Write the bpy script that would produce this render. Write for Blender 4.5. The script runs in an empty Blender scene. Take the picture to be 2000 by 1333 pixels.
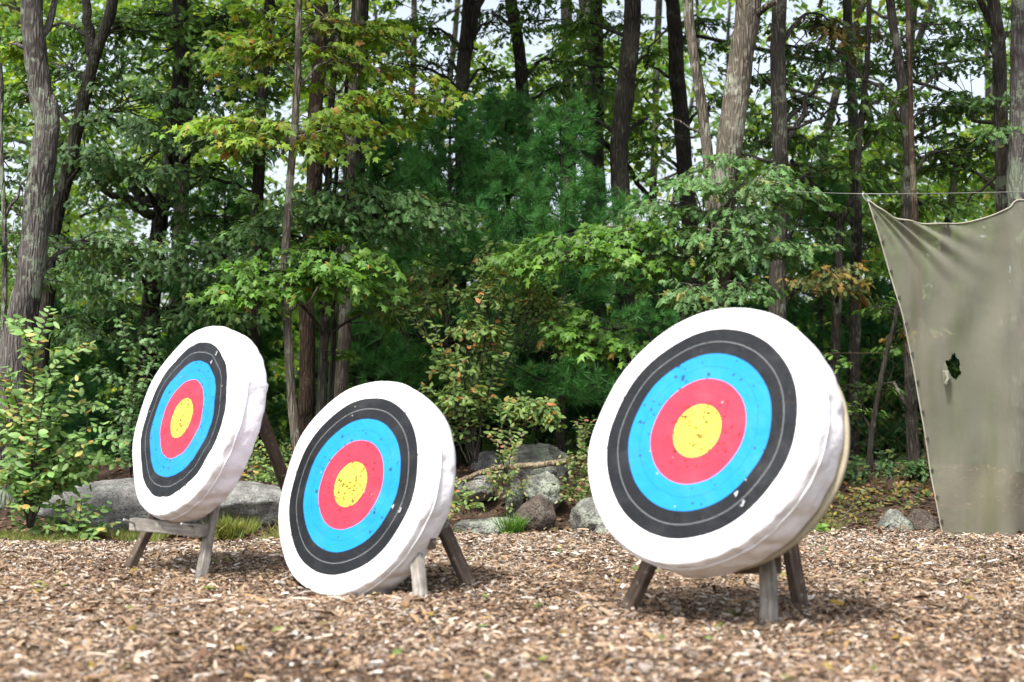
import bpy, math, random
import numpy as np
from mathutils import noise as mnoise, Vector
scene = bpy.context.scene
R = math.radians
F = 2778.0; H = 0.86; CX, CY = 1000.0, 666.5; HOR = 827.0
PIT = math.atan((HOR - CY) / F)
SP, CP = math.sin(PIT), math.cos(PIT)

# ------------------------------------------------------------------ places
def ray(px, py):
    a = (px - CX) / F; b = -(py - CY) / F
    d = np.array([a, CP - b * SP, SP + b * CP])
    return d / d[1]
def at(px, py, Y):
    d = ray(px, py) * Y
    return np.array([d[0], d[1], H + d[2]])
def gnd(px, py, z=0.0):
    d = ray(px, py)
    s = (z - H) / d[2]
    return np.array([d[0] * s, d[1] * s, z])
def sm(a, b, x):
    t = np.clip((x - a) / (b - a), 0, 1)
    return t * t * (3 - 2 * t)
def edge_y(x):
    return 10.35 + 0.75 * sm(-2.4, -1.0, x) + 0.10 * np.sin(x * 3.1) + 0.06 * np.sin(x * 7.7 + 1)
def terr(x, y):
    x = np.asarray(x, float); y = np.asarray(y, float)
    h = 0.012 * np.sin(x * 2.3 + 0.7 * y) * np.cos(y * 1.9 - x) + 0.008 * np.sin(5.1 * x + 3.3 * y)
    h = h + 0.36 * sm(11.3, 13.8, y) + 0.30 * np.exp(-((x - 0.2) / 0.85) ** 2) * sm(11.6, 12.6, y) * (1 - sm(13, 16, y))
    h = h + 0.10 * sm(12, 14, y) * np.sin(x * 0.9 + 1.3) * np.cos(y * 0.7)
    h = h - 0.055 * np.exp(-(((x + 0.85) / 0.45) ** 2 + ((y - 7.45) / 0.4) ** 2))
    return h

# ------------------------------------------------------------------ mesh building
class MB:
    def __init__(self):
        self.v = []; self.l = []; self.n = []; self.c = []; self.m = []; self.k = 0; self.sm = []
    def add(self, V, faces, col=(1, 1, 1), mat=0, smooth=True):
        V = np.asarray(V, float).reshape(-1, 3)
        if isinstance(faces, np.ndarray):
            self.l.append(faces.ravel() + self.k); self.n.append(np.full(len(faces), faces.shape[1]))
            nf = len(faces)
        else:
            self.l.append(np.concatenate([np.asarray(f) for f in faces]) + self.k)
            self.n.append(np.array([len(f) for f in faces])); nf = len(faces)
        col = np.asarray(col, float)
        self.c.append(np.tile(col, (len(V), 1)) if col.ndim == 1 else col)
        self.m.append(np.full(nf, mat)); self.sm.append(np.full(nf, smooth))
        self.v.append(V); self.k += len(V)
    def scatter(self, T, faces, M, P, cols, mat=0, smooth=True):
        N = len(P)
        if N == 0: return
        nv = len(T)
        V = np.einsum('nij,vj->nvi', M, T) + P[:, None, :]
        f = np.asarray(faces)
        Fc = (f[None] + (np.arange(N) * nv)[:, None, None]).reshape(-1, f.shape[1])
        self.add(V.reshape(-1, 3), Fc, np.repeat(cols, nv, 0), mat, smooth)
    def build(self, name, mats, parent=None, origin=None):
        me = bpy.data.meshes.new(name)
        V = np.concatenate(self.v)
        if origin is not None: V = V - np.asarray(origin)
        L = np.concatenate(self.l).astype(np.int32); n = np.concatenate(self.n).astype(np.int32)
        me.vertices.add(len(V)); me.vertices.foreach_set('co', V.astype(np.float32).ravel())
        me.loops.add(len(L)); me.loops.foreach_set('vertex_index', L)
        me.polygons.add(len(n))
        st = np.concatenate([[0], np.cumsum(n)[:-1]]).astype(np.int32)
        me.polygons.foreach_set('loop_start', st); me.polygons.foreach_set('loop_total', n)
        me.polygons.foreach_set('material_index', np.concatenate(self.m).astype(np.int32))
        me.polygons.foreach_set('use_smooth', np.concatenate(self.sm))
        at_ = me.attributes.new('col', 'FLOAT_COLOR', 'POINT')
        C = np.concatenate(self.c); C = np.concatenate([C, np.ones((len(C), 1))], 1)
        at_.data.foreach_set('color', C.astype(np.float32).ravel())
        for m in (mats if isinstance(mats, (list, tuple)) else [mats]): me.materials.append(m)
        me.update(calc_edges=True); me.validate()
        o = bpy.data.objects.new(name, me); scene.collection.objects.link(o)
        if parent: o.parent = parent
        elif origin is not None: o.location = origin
        return o

def tag(o, label=None, cat=None, group=None, kind=None):
    if label: o['label'] = label
    if cat: o['category'] = cat
    if group: o['group'] = group
    if kind: o['kind'] = kind
    return o
def thing(name, loc, label, cat, group=None):
    o = bpy.data.objects.new(name, None); scene.collection.objects.link(o)
    o.location = loc; o.empty_display_size = 0.1
    return tag(o, label, cat, group)
def nrm(v):
    v = np.asarray(v, float)
    return v / (np.linalg.norm(v, axis=-1, keepdims=True) + 1e-9)

def smooth_poly(P, step):
    P = np.asarray(P, float)
    if len(P) == 2:
        n = max(2, int(np.linalg.norm(P[1] - P[0]) / step) + 1)
        return P[0] + (P[1] - P[0]) * np.linspace(0, 1, n)[:, None]
    out = []
    Q = np.vstack([2 * P[0] - P[1], P, 2 * P[-1] - P[-2]])
    for i in range(1, len(Q) - 2):
        n = max(1, int(np.linalg.norm(Q[i + 1] - Q[i]) / step))
        for t in np.arange(n) / n:
            a, b, c, d = Q[i - 1], Q[i], Q[i + 1], Q[i + 2]
            out.append(0.5 * (2 * b + (c - a) * t + (2 * a - 5 * b + 4 * c - d) * t * t + (3 * b - a - 3 * c + d) * t ** 3))
    out.append(P[-1]); return np.array(out)
def tube(mb, P, rad, sides=8, mat=0, rng=None, rough=0.0, cap=True, col=(1, 1, 1)):
    P = np.asarray(P, float); n = len(P)
    rad = np.full(n, rad) if np.isscalar(rad) else np.asarray(rad, float)
    T = np.gradient(P, axis=0) if n > 2 else np.tile(P[1] - P[0], (2, 1))
    T = nrm(T)
    ref = np.array([0.31, -0.95, 0.05]) if abs(T[:, 2]).mean() > 0.6 else np.array([0, 0, 1.0])
    U = nrm(np.cross(T, ref)); W = nrm(np.cross(U, T))
    a = np.linspace(0, 2 * math.pi, sides, endpoint=False)
    rr = rad[:, None] * np.ones((1, sides))
    if rough and rng is not None:
        g = rng.normal(0, 1, (n, sides)); g = g + np.roll(g, 1, 0) + np.roll(g, 1, 1)
        rr = rr * (1 + rough * g / 1.7)
    V = P[:, None] + rr[..., None] * (np.cos(a)[None, :, None] * U[:, None] + np.sin(a)[None, :, None] * W[:, None])
    i = np.arange(n - 1)[:, None] * sides; j = np.arange(sides)[None]; k = (j + 1) % sides
    Fc = np.stack([i + j, i + k, i + sides + k, i + sides + j], -1).reshape(-1, 4)
    mb.add(V.reshape(-1, 3), Fc, col, mat)
    if cap:
        base = mb.k - n * sides
        for s0, rev in ((0, True), ((n - 1) * sides, False)):
            f = np.arange(sides) + s0 + base
            mb.l.append(f[::-1] if rev else f); mb.n.append(np.array([sides])); mb.m.append(np.array([mat])); mb.sm.append(np.array([False]))

# ------------------------------------------------------------------ materials
def newmat(name):
    m = bpy.data.materials.new(name); m.use_nodes = True
    nt = m.node_tree; b = nt.nodes['Principled BSDF']
    return m, nt, b
def N(nt, t, **kw):
    n = nt.nodes.new(t)
    for k, v in kw.items():
        if k.startswith('i_'):
            key = k[2:]; key = int(key) if key.isdigit() else key.replace('_', ' ')
            n.inputs[key].default_value = v
        else: setattr(n, k, v)
    return n
def ramp(nt, fac, stops, interp='LINEAR'):
    r = nt.nodes.new('ShaderNodeValToRGB'); e = r.color_ramp; e.interpolation = interp
    while len(e.elements) < len(stops): e.elements.new(0.5)
    for el, (p, c) in zip(e.elements, stops):
        el.position = p; el.color = (*c, 1) if len(c) == 3 else c
    nt.links.new(fac, r.inputs[0]); return r.outputs[0]
def mth(nt, op, a, b=None, c=None):
    n = nt.nodes.new('ShaderNodeMath'); n.operation = op
    for i, x in enumerate((a, b, c)):
        if x is None: continue
        if isinstance(x, (int, float)): n.inputs[i].default_value = x
        else: nt.links.new(x, n.inputs[i])
    return n.outputs[0]
def mix(nt, f, a, b, mode='MIX'):
    n = nt.nodes.new('ShaderNodeMix'); n.data_type = 'RGBA'; n.blend_type = mode
    for s, x in ((0, f), (6, a), (7, b)):
        if isinstance(x, (int, float)): n.inputs[s].default_value = x
        elif isinstance(x, tuple): n.inputs[s].default_value = (*x, 1)
        else: nt.links.new(x, n.inputs[s])
    return n.outputs[2]
def objco(nt, scale=(1, 1, 1)):
    t = nt.nodes.new('ShaderNodeTexCoord'); mp = nt.nodes.new('ShaderNodeMapping')
    mp.inputs['Scale'].default_value = scale
    nt.links.new(t.outputs['Object'], mp.inputs[0]); return mp.outputs[0]
def noise(nt, co, scale, detail=4, rough=0.55, out=0):
    n = N(nt, 'ShaderNodeTexNoise', i_Scale=scale, i_Detail=detail, i_Roughness=rough)
    nt.links.new(co, n.inputs['Vector']); return n.outputs[out]
def bump(nt, b, h, strength, dist):
    n = N(nt, 'ShaderNodeBump', i_Strength=strength, i_Distance=dist)
    nt.links.new(h, n.inputs['Height']); nt.links.new(n.outputs[0], b.inputs['Normal'])

def leaf_mat(name, trans=0.35, rough=0.5, spec=0.4, gain=1.0):
    m, nt, b = newmat(name)
    a = N(nt, 'ShaderNodeAttribute', attribute_name='col')
    c = a.outputs['Color']
    nt.links.new(c, b.inputs['Base Color'])
    b.inputs['Roughness'].default_value = rough; b.inputs['Specular IOR Level'].default_value = spec
    t = N(nt, 'ShaderNodeBsdfTranslucent')
    nt.links.new(mix(nt, 1.0, c, (1.5, 1.45, 0.7), 'MULTIPLY'), t.inputs[0])
    ms = N(nt, 'ShaderNodeMixShader', i_0=trans)
    nt.links.new(b.outputs[0], ms.inputs[1]); nt.links.new(t.outputs[0], ms.inputs[2])
    nt.links.new(ms.outputs[0], nt.nodes['Material Output'].inputs[0]); return m
LEAF = leaf_mat('leaf'); LEAFFAR = leaf_mat('leaf_far_bright', 0.55); NEEDLE = leaf_mat('needle', 0.25, 0.6, 0.12)  # LEAFFAR passes extra light, to brighten the far wood
def attr_mat(name, rough=0.9, spec=0.2):
    m, nt, b = newmat(name)
    a = N(nt, 'ShaderNodeAttribute', attribute_name='col')
    nt.links.new(a.outputs['Color'], b.inputs['Base Color'])
    b.inputs['Roughness'].default_value = rough; b.inputs['Specular IOR Level'].default_value = spec
    return m
CHIP = attr_mat('chip')

def bark_mat(name, dark, light, lichen=0.0, lcol=(0.27, 0.32, 0.23)):
    m, nt, b = newmat(name)
    co = objco(nt, (1, 1, 0.16)); c1 = objco(nt)
    n1 = noise(nt, co, 42, 6, 0.65); n2 = noise(nt, c1, 2.6, 3)
    v = N(nt, 'ShaderNodeTexVoronoi', feature='DISTANCE_TO_EDGE', i_Scale=34.0)
    nt.links.new(co, v.inputs['Vector'])
    crack = mth(nt, 'MINIMUM', mth(nt, 'MULTIPLY', v.outputs[0], 3.2), 1.0)
    h = mth(nt, 'MULTIPLY', n1, crack)
    col = ramp(nt, h, [(0.05, tuple(x * 0.35 for x in dark)), (0.32, dark), (0.62, light)])
    col = mix(nt, ramp(nt, n2, [(0.35, (0, 0, 0)), (0.7, (0.55, 0.55, 0.55))]), col, tuple(x * 1.3 for x in light))
    if lichen:
        n3 = noise(nt, c1, 5.5, 5, 0.7); n4 = noise(nt, c1, 1.3, 2)
        f = ramp(nt, mth(nt, 'ADD', mth(nt, 'MULTIPLY', n3, 0.6), mth(nt, 'MULTIPLY', n4, 0.5)), [(0.60 - 0.06 * lichen, (0, 0, 0)), (0.64 - 0.06 * lichen, (1, 1, 1))])
        f = mth(nt, 'MULTIPLY', f, .8); col = mix(nt, f, col, mix(nt, n1, tuple(x * 0.65 for x in lcol), lcol))
    nt.links.new(col, b.inputs['Base Color']); b.inputs['Roughness'].default_value = 0.9
    b.inputs['Specular IOR Level'].default_value = 0.2
    bump(nt, b, h, 0.9, 0.03); return m
BARK = {
    'grey': bark_mat('bark_grey', (0.066, 0.058, 0.053), (0.19, 0.172, 0.158), 0.5),
    'pale': bark_mat('bark_pale', (0.08, 0.068, 0.052), (0.235, 0.205, 0.16), 0.05, (0.34, 0.35, 0.28)),
    'dark': bark_mat('bark_dark', (0.026, 0.023, 0.018), (0.072, 0.064, 0.051), 0.1, (0.13, 0.14, 0.10)),
    'mid': bark_mat('bark_mid', (0.04, 0.035, 0.028), (0.115, 0.102, 0.083), 0.02, (0.24, 0.26, 0.19)),
    'red': bark_mat('bark_red', (0.04, 0.028, 0.02), (0.105, 0.07, 0.048), 0.1, (0.2, 0.18, 0.12)),
}
def wood_mat(name, c0, c1, c2):
    m, nt, b = newmat(name)
    co = objco(nt, (1, 1, 0.06)); cc = objco(nt)
    n1 = noise(nt, co, 90, 6, 0.7); n2 = noise(nt, cc, 9, 4, 0.6)
    col = ramp(nt, n1, [(0.3, c0), (0.5, c1), (0.72, c2)])
    col = mix(nt, ramp(nt, n2, [(0.42, (0, 0, 0)), (0.7, (0.8, 0.8, 0.8))]), col, tuple(x * 0.45 for x in c1))
    n3 = noise(nt, cc, 26, 3); col = mix(nt, ramp(nt, n3, [(0.62, (0, 0, 0)), (0.68, (0.6, 0.6, 0.6))]), col, (0.33, 0.34, 0.28))
    nt.links.new(col, b.inputs['Base Color']); b.inputs['Roughness'].default_value = 0.85
    b.inputs['Specular IOR Level'].default_value = 0.25
    bump(nt, b, n1, 0.6, 0.006); return m
WOODG = wood_mat('weathered_wood', (0.12, 0.105, 0.09), (0.27, 0.25, 0.22), (0.42, 0.40, 0.365))
WOODB = wood_mat('brown_wood', (0.055, 0.038, 0.028), (0.12, 0.088, 0.066), (0.2, 0.16, 0.125))
def rock_mat(name, a, bcol, lich=(0.42, 0.45, 0.38), amt=0.5):
    m, nt, b = newmat(name)
    c = objco(nt)
    n1 = noise(nt, c, 5, 7, 0.65); n2 = noise(nt, c, 55, 4, 0.6); n3 = noise(nt, c, 3.3, 5, 0.7)
    col = ramp(nt, n1, [(0.3, a), (0.7, bcol)])
    col = mix(nt, ramp(nt, n3, [(0.56 - 0.1 * amt, (0, 0, 0)), (0.66 - 0.1 * amt, (0.85, 0.85, 0.85))]), col, lich)
    col = mix(nt, ramp(nt, n2, [(0.35, (0.75, 0.75, 0.75)), (0.5, (0, 0, 0))]), col, tuple(x * 0.4 for x in a))
    nt.links.new(col, b.inputs['Base Color']); b.inputs['Roughness'].default_value = 0.9
    b.inputs['Specular IOR Level'].default_value = 0.25
    bump(nt, b, mth(nt, 'ADD', n1, mth(nt, 'MULTIPLY', n2, 0.4)), 1.0, 0.06); return m
ROCK = {'grey': rock_mat('rock_grey', (0.13, 0.127, 0.122), (0.29, 0.283, 0.272), (0.36, 0.37, 0.34), 0.5),
        'white': rock_mat('rock_white', (0.11, 0.11, 0.098), (0.23, 0.23, 0.205), (0.34, 0.37, 0.30), 1.0),
        'brown': rock_mat('rock_brown', (0.085, 0.068, 0.055), (0.16, 0.13, 0.105), (0.2, 0.19, 0.15), 0.0)}
def plain(name, col, rough=0.6, metal=0.0):
    m, nt, b = newmat(name)
    n = noise(nt, objco(nt), 30, 3)
    nt.links.new(mix(nt, n, tuple(x * 0.75 for x in col), tuple(min(1, x * 1.2) for x in col)), b.inputs['Base Color'])
    b.inputs['Roughness'].default_value = rough; b.inputs['Metallic'].default_value = metal; return m
STEEL = plain('steel', (0.42, 0.42, 0.42), 0.4, 0.8); DARKM = plain('dark_metal', (0.05, 0.05, 0.045), 0.5, 0.5)
WIRE = plain('wire', (0.22, 0.22, 0.2), 0.5, 0.6); RUST = plain('rusty_wire', (0.13, 0.08, 0.05), 0.7, 0.3)
FAINT = plain('faint_ink', (0.80, 0.25, 0.27), 0.7); PALE = plain('pale_ink', (0.55, 0.56, 0.58), 0.7)

# ------------------------------------------------------------------ world, sun, camera
SUN_EL, SUN_AZ = 58.0, 210.0      # degrees; azimuth from +Y clockwise: behind the camera, to its left
w = bpy.data.worlds.new('World'); scene.world = w; w.use_nodes = True
nt = w.node_tree; bg = nt.nodes['Background']
sk = nt.nodes.new('ShaderNodeTexSky'); sk.sky_type = 'NISHITA'; sk.sun_disc = False
sk.sun_elevation = R(SUN_EL); sk.sun_rotation = R(SUN_AZ); sk.air_density = 1.0; sk.dust_density = 4.0; sk.ozone_density = 1.0
hs = nt.nodes.new('ShaderNodeHueSaturation'); hs.inputs['Saturation'].default_value = 0.5
nt.links.new(sk.outputs[0], hs.inputs['Color']); nt.links.new(hs.outputs[0], bg.inputs[0]); bg.inputs[1].default_value = 0.15
sl = bpy.data.lights.new('sun', 'SUN'); sl.energy = 2.5; sl.angle = R(6); sl.color = (1, 0.96, 0.9)
so = bpy.data.objects.new('sun', sl); scene.collection.objects.link(so)
sd = Vector((math.sin(R(SUN_AZ)) * math.cos(R(SUN_EL)), math.cos(R(SUN_AZ)) * math.cos(R(SUN_EL)), math.sin(R(SUN_EL))))
so.rotation_euler = sd.to_track_quat('Z', 'Y').to_euler(); so.location = (-5, -5, 12)
cam = bpy.data.cameras.new('camera'); co_ = bpy.data.objects.new('camera', cam); scene.collection.objects.link(co_)
cam.sensor_width = 36; cam.lens = F / 2000 * 36; cam.clip_end = 2000; cam.clip_start = 0.05
co_.location = (0, 0, H); co_.rotation_euler = (math.pi / 2 + PIT, 0, 0)
cam.dof.use_dof = True; cam.dof.focus_distance = 11.3; cam.dof.aperture_fstop = 2.2
scene.camera = co_
vs = scene.view_settings; vs.view_transform = 'Standard'; vs.look = 'None'; vs.exposure = 1.1; vs.gamma = 1
cy = scene.cycles; cy.use_denoising = True
try: cy.denoiser = 'OPENIMAGEDENOISE'
except Exception: pass
cy.max_bounces = 6; cy.diffuse_bounces = 3; cy.glossy_bounces = 2; cy.transmission_bounces = 4; cy.transparent_max_bounces = 8
cy.caustics_reflective = False; cy.caustics_refractive = False

# ------------------------------------------------------------------ ground
def grid_mesh(xs, ys):
    X, Y = np.meshgrid(xs, ys); V = np.stack([X, Y, terr(X, Y)], -1).reshape(-1, 3)
    nx, ny = len(xs), len(ys)
    i = (np.arange(ny - 1)[:, None] * nx + np.arange(nx - 1)[None]).ravel()
    return V, np.stack([i, i + 1, i + nx + 1, i + nx], -1)
xs = np.concatenate([[-300, -120, -50, -25, -15], np.arange(-10, 10.01, 0.12), [15, 25, 50, 120, 300]])
ys = np.concatenate([[-60, -20, -8, -2, 1], np.arange(3, 18, 0.1), np.arange(18, 40, 1.0), [45, 60, 100, 180, 400]])
mb = MB(); V, Fc = grid_mesh(xs, ys); mb.add(V, Fc)
m, nt, b = newmat('soil')
c = objco(nt); n1 = noise(nt, c, 3, 6, 0.6); n2 = noise(nt, c, 60, 5, 0.7); n3 = noise(nt, c, 0.8, 3)
col = ramp(nt, n2, [(0.3, (0.03, 0.019, 0.013)), (0.5, (0.07, 0.046, 0.032)), (0.72, (0.17, 0.12, 0.085))])
col = mix(nt, ramp(nt, n1, [(0.4, (0, 0, 0)), (0.65, (0.7, 0.7, 0.7))]), col, (0.035, 0.025, 0.018))
nt.links.new(col, b.inputs['Base Color']); b.inputs['Roughness'].default_value = 0.95; b.inputs['Specular IOR Level'].default_value = 0.1
bump(nt, b, n2, 0.8, 0.02)
tag(mb.build('ground', m), 'brown woodland soil floor running back under the trees', 'ground', kind='structure')

# wood chips: loose pieces covering the range floor
def chips():
    rng = np.random.default_rng(5); mb = MB()
    n = 520000
    y = 4.0 + 7.4 * rng.random(n) ** 0.85; x = (rng.random(n) * 2 - 1) * (0.375 * y + 0.6)
    clear = edge_y(x) + rng.normal(0, 0.10, n)
    k = y < clear; x, y = x[k], y[k]; n = len(x)
    L = np.exp(rng.normal(math.log(0.0130), 0.62, n)).clip(0.005, 0.10); W = (L * rng.uniform(0.10, 0.42, n)).clip(0.0025, 0.016)
    big = rng.random(n) < 0.012; W[big] *= 1.6; L[big] *= 1.7
    a = rng.random(n) * 2 * math.pi
    nz = nrm(np.stack([rng.normal(0, 0.26, n), rng.normal(0, 0.26, n), np.ones(n)], 1))
    d = nrm(np.stack([np.cos(a), np.sin(a), np.zeros(n)], 1)); d = nrm(d - nz * (d * nz).sum(1, keepdims=True)); s = np.cross(d, nz)
    M = np.stack([s * W[:, None], d * L[:, None], nz * (W * 0.6)[:, None]], -1)
    P = np.stack([x, y, terr(x, y) + 0.004 + rng.random(n) ** 2 * 0.016 + L * 0.12], 1)
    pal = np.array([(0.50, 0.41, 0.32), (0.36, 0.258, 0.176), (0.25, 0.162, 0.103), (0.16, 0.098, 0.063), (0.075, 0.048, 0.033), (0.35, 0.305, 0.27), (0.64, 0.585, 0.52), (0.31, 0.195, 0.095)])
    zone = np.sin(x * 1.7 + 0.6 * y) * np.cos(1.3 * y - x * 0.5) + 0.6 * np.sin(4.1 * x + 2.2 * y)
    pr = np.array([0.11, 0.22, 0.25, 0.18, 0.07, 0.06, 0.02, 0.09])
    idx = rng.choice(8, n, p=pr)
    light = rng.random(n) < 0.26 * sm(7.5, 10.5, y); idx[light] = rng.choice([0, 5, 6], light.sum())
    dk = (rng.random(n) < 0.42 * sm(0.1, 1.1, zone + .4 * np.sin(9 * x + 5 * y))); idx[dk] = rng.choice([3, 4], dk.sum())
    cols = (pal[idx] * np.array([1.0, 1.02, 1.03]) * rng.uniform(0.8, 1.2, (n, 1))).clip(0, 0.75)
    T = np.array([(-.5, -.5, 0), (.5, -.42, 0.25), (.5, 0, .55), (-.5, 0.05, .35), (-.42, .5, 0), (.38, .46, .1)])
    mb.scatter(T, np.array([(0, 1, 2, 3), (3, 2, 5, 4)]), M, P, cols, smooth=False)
    # thicker chunks and twigs
    n2 = 1500
    y = 4.2 + 6.4 * rng.random(n2); x = (rng.random(n2) * 2 - 1) * (0.375 * y + 0.4); k = y < edge_y(x); x, y = x[k], y[k]; n2 = len(x)
    L = rng.uniform(0.015, 0.07, n2); W = L * rng.uniform(0.12, 0.4, n2); a = rng.random(n2) * 6.283
    nz = nrm(np.stack([rng.normal(0, .25, n2), rng.normal(0, .25, n2), np.ones(n2)], 1)); d = np.stack([np.cos(a), np.sin(a), rng.normal(0, .2, n2)], 1)
    d = nrm(d - nz * (d * nz).sum(1, keepdims=True)); s = np.cross(d, nz)
    M = np.stack([s * W[:, None], d * L[:, None], nz * (W * 0.6)[:, None]], -1)
    T = np.array([(-.5, -.5, 0), (.5, -.4, 0), (.4, .5, 0), (-.5, .45, 0), (-.4, -.4, 1), (.4, -.35, .8), (.3, .42, .9), (-.4, .4, 1.)])
    mb.scatter(T, np.array([(4, 5, 6, 7), (0, 1, 5, 4), (1, 2, 6, 5), (2, 3, 7, 6), (3, 0, 4, 7)]), M, np.stack([x, y, terr(x, y) + 0.012], 1), pal[rng.integers(0, 8, n2)] * rng.uniform(.6, 1.05, (n2, 1)), smooth=False)
    return mb
tag(chips().build('wood_chips', CHIP), 'loose brown and tan wood chips covering the range floor', 'wood chips', kind='stuff')

# ------------------------------------------------------------------ leaves
def fan(pts, cz=0.0, cy_=0.45, fold=0.18, dr=.30):
    V = [(0, cy_, cz)] + [(x, y, -fold * abs(x) * 1.5 - dr * y * y) for x, y in pts]
    n = len(pts); return np.array(V), np.array([(0, 1 + i, 1 + (i + 1) % n) for i in range(n)])
def sym(r): return [(0, 0)] + r + [(0, 1.0)] + [(-x, y) for x, y in r[::-1]]
LEAVES = {
    'maple': fan(sym([(0.10, 0.03), (0.42, 0.06), (0.24, 0.27), (0.56, 0.60), (0.20, 0.58), (0.16, 0.74)]), 0.0, 0.38),
    'oak': fan(sym([(0.05, 0.16), (0.24, 0.28), (0.11, 0.38), (0.38, 0.62), (0.15, 0.64), (0.26, 0.88), (0.09, 0.88)]), 0.0, 0.52),
    'ovate': fan(sym([(0.20, 0.16), (0.29, 0.42), (0.20, 0.74)]), -0.01, 0.45, 0.16, .12),
    'loz': (np.array([(0, 0, 0), (0.33, 0.5, -0.06), (0, 1, -0.05), (-0.33, 0.45, -0.06)]), np.array([(0, 1, 2), (0, 2, 3)])),
}
_r = np.random.default_rng(2)
def tuft(nn, w):
    V = []; Fc = []
    for i in range(nn):
        th = _r.uniform(0, 6.283); sp = _r.uniform(0.25, 1.15); l = _r.uniform(0.75, 1.05)
        d = np.array([math.cos(th) * math.sin(sp), math.cos(sp), math.sin(th) * math.sin(sp)]); s = nrm(np.cross(d, _r.normal(0, 1, 3)))
        k = len(V); V += [s * w, -s * w, d * l - np.array([0, 0, 0.06])]; Fc.append((k, k + 1, k + 2))
    return np.array(V), np.array(Fc)
LEAVES['tuft'] = tuft(22, 0.032)
PAL = {
    'oak': [((0.105, 0.205, 0.072), 6), ((0.140, 0.26, 0.092), 4), ((0.078, 0.165, 0.05), 3), ((0.20, 0.30, 0.085), 1)],
    'oaklight': [((0.105, 0.215, 0.065), 5), ((0.14, 0.26, 0.085), 4), ((0.08, 0.17, 0.05), 3), ((0.25, 0.27, 0.07), 0.5)],
    'maple': [((0.20, 0.33, 0.038), 6), ((0.25, 0.35, 0.04), 5), ((0.145, 0.27, 0.034), 4), ((0.34, 0.28, 0.045), 1.2), ((0.36, 0.19, 0.045), .6)],
    'mapleg': [((0.105, 0.23, 0.032), 6), ((0.14, 0.28, 0.04), 4), ((0.075, 0.17, 0.028), 3), ((0.3, 0.22, 0.04), 0.25)],
    'bush': [((0.165, 0.269, 0.072), 5), ((0.224, 0.329, 0.090), 4), ((0.112, 0.194, 0.052), 3), ((0.389, 0.329, 0.082), 1), ((0.478, 0.194, 0.068), 0.3)],
    'cherry': [((0.17, 0.31, 0.085), 6), ((0.23, 0.37, 0.12), 4), ((0.125, 0.24, 0.055), 5), ((0.40, 0.36, 0.11), 1.6), ((0.44, 0.29, 0.09), .6)],
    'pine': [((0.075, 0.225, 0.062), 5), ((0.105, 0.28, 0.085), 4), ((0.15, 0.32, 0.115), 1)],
    'pinedark': [((0.034, 0.115, 0.038), 5), ((0.048, 0.15, 0.052), 4)],  # darker copy of pine, shade of the understorey put into the needles
    'far': [((0.17, 0.29, 0.045), 5), ((0.25, 0.36, 0.06), 4), ((0.11, 0.21, 0.04), 4), ((0.34, 0.35, 0.075), 1)],  # raised in tone, brightness of backlit far leaves put into the colour
    'mid': [((0.115, 0.24, 0.042), 5), ((0.16, 0.29, 0.05), 3), ((0.085, 0.18, 0.036), 4)],
    'under': [((0.05, 0.115, 0.033), 5), ((0.072, 0.15, 0.04), 3), ((0.12, 0.15, 0.04), 1)],  # leaf colour darkened to stand in for shade in the low wood
    'rust': [((0.20, 0.15, 0.035), 4), ((0.14, 0.16, 0.04), 5), ((0.30, 0.2, 0.04), 1.5), ((0.26, 0.11, 0.03), 1), ((0.10, 0.15, 0.04), 4)],
    'heath': [((0.13, 0.21, 0.055), 6), ((0.2, 0.22, 0.07), 3), ((0.27, 0.10, 0.06), .7), ((0.28, 0.27, 0.13), 2)],
    'litter': [((0.16, 0.10, 0.06), 5), ((0.10, 0.062, 0.04), 5), ((0.25, 0.17, 0.10), 2)],
    'grass': [((0.15, 0.21, 0.04), 5), ((0.22, 0.25, 0.06), 4), ((0.28, 0.25, 0.09), 2)],
}
def colors(rng, pal, n):
    cs = np.array([c for c, _ in PAL[pal]]); p = np.array([q for _, q in PAL[pal]], float); p /= p.sum()
    i = rng.choice(len(cs), n, p=p)
    return (cs[i] * rng.uniform(0.75, 1.25, (n, 1)) * rng.uniform(0.92, 1.08, (n, 3))).clip(0, 0.8)
def frames(d, n, size, rng=np.random.default_rng(3)):
    d = nrm(d); x = nrm(np.cross(d, n)); n = np.cross(x, d)
    asp = rng.uniform(.65, 1.1, (len(d), 1)); curl = rng.uniform(.2, 2.0, (len(d), 1))
    return np.stack([x * asp, d, n * curl], -1) * size[:, None, None]
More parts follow.
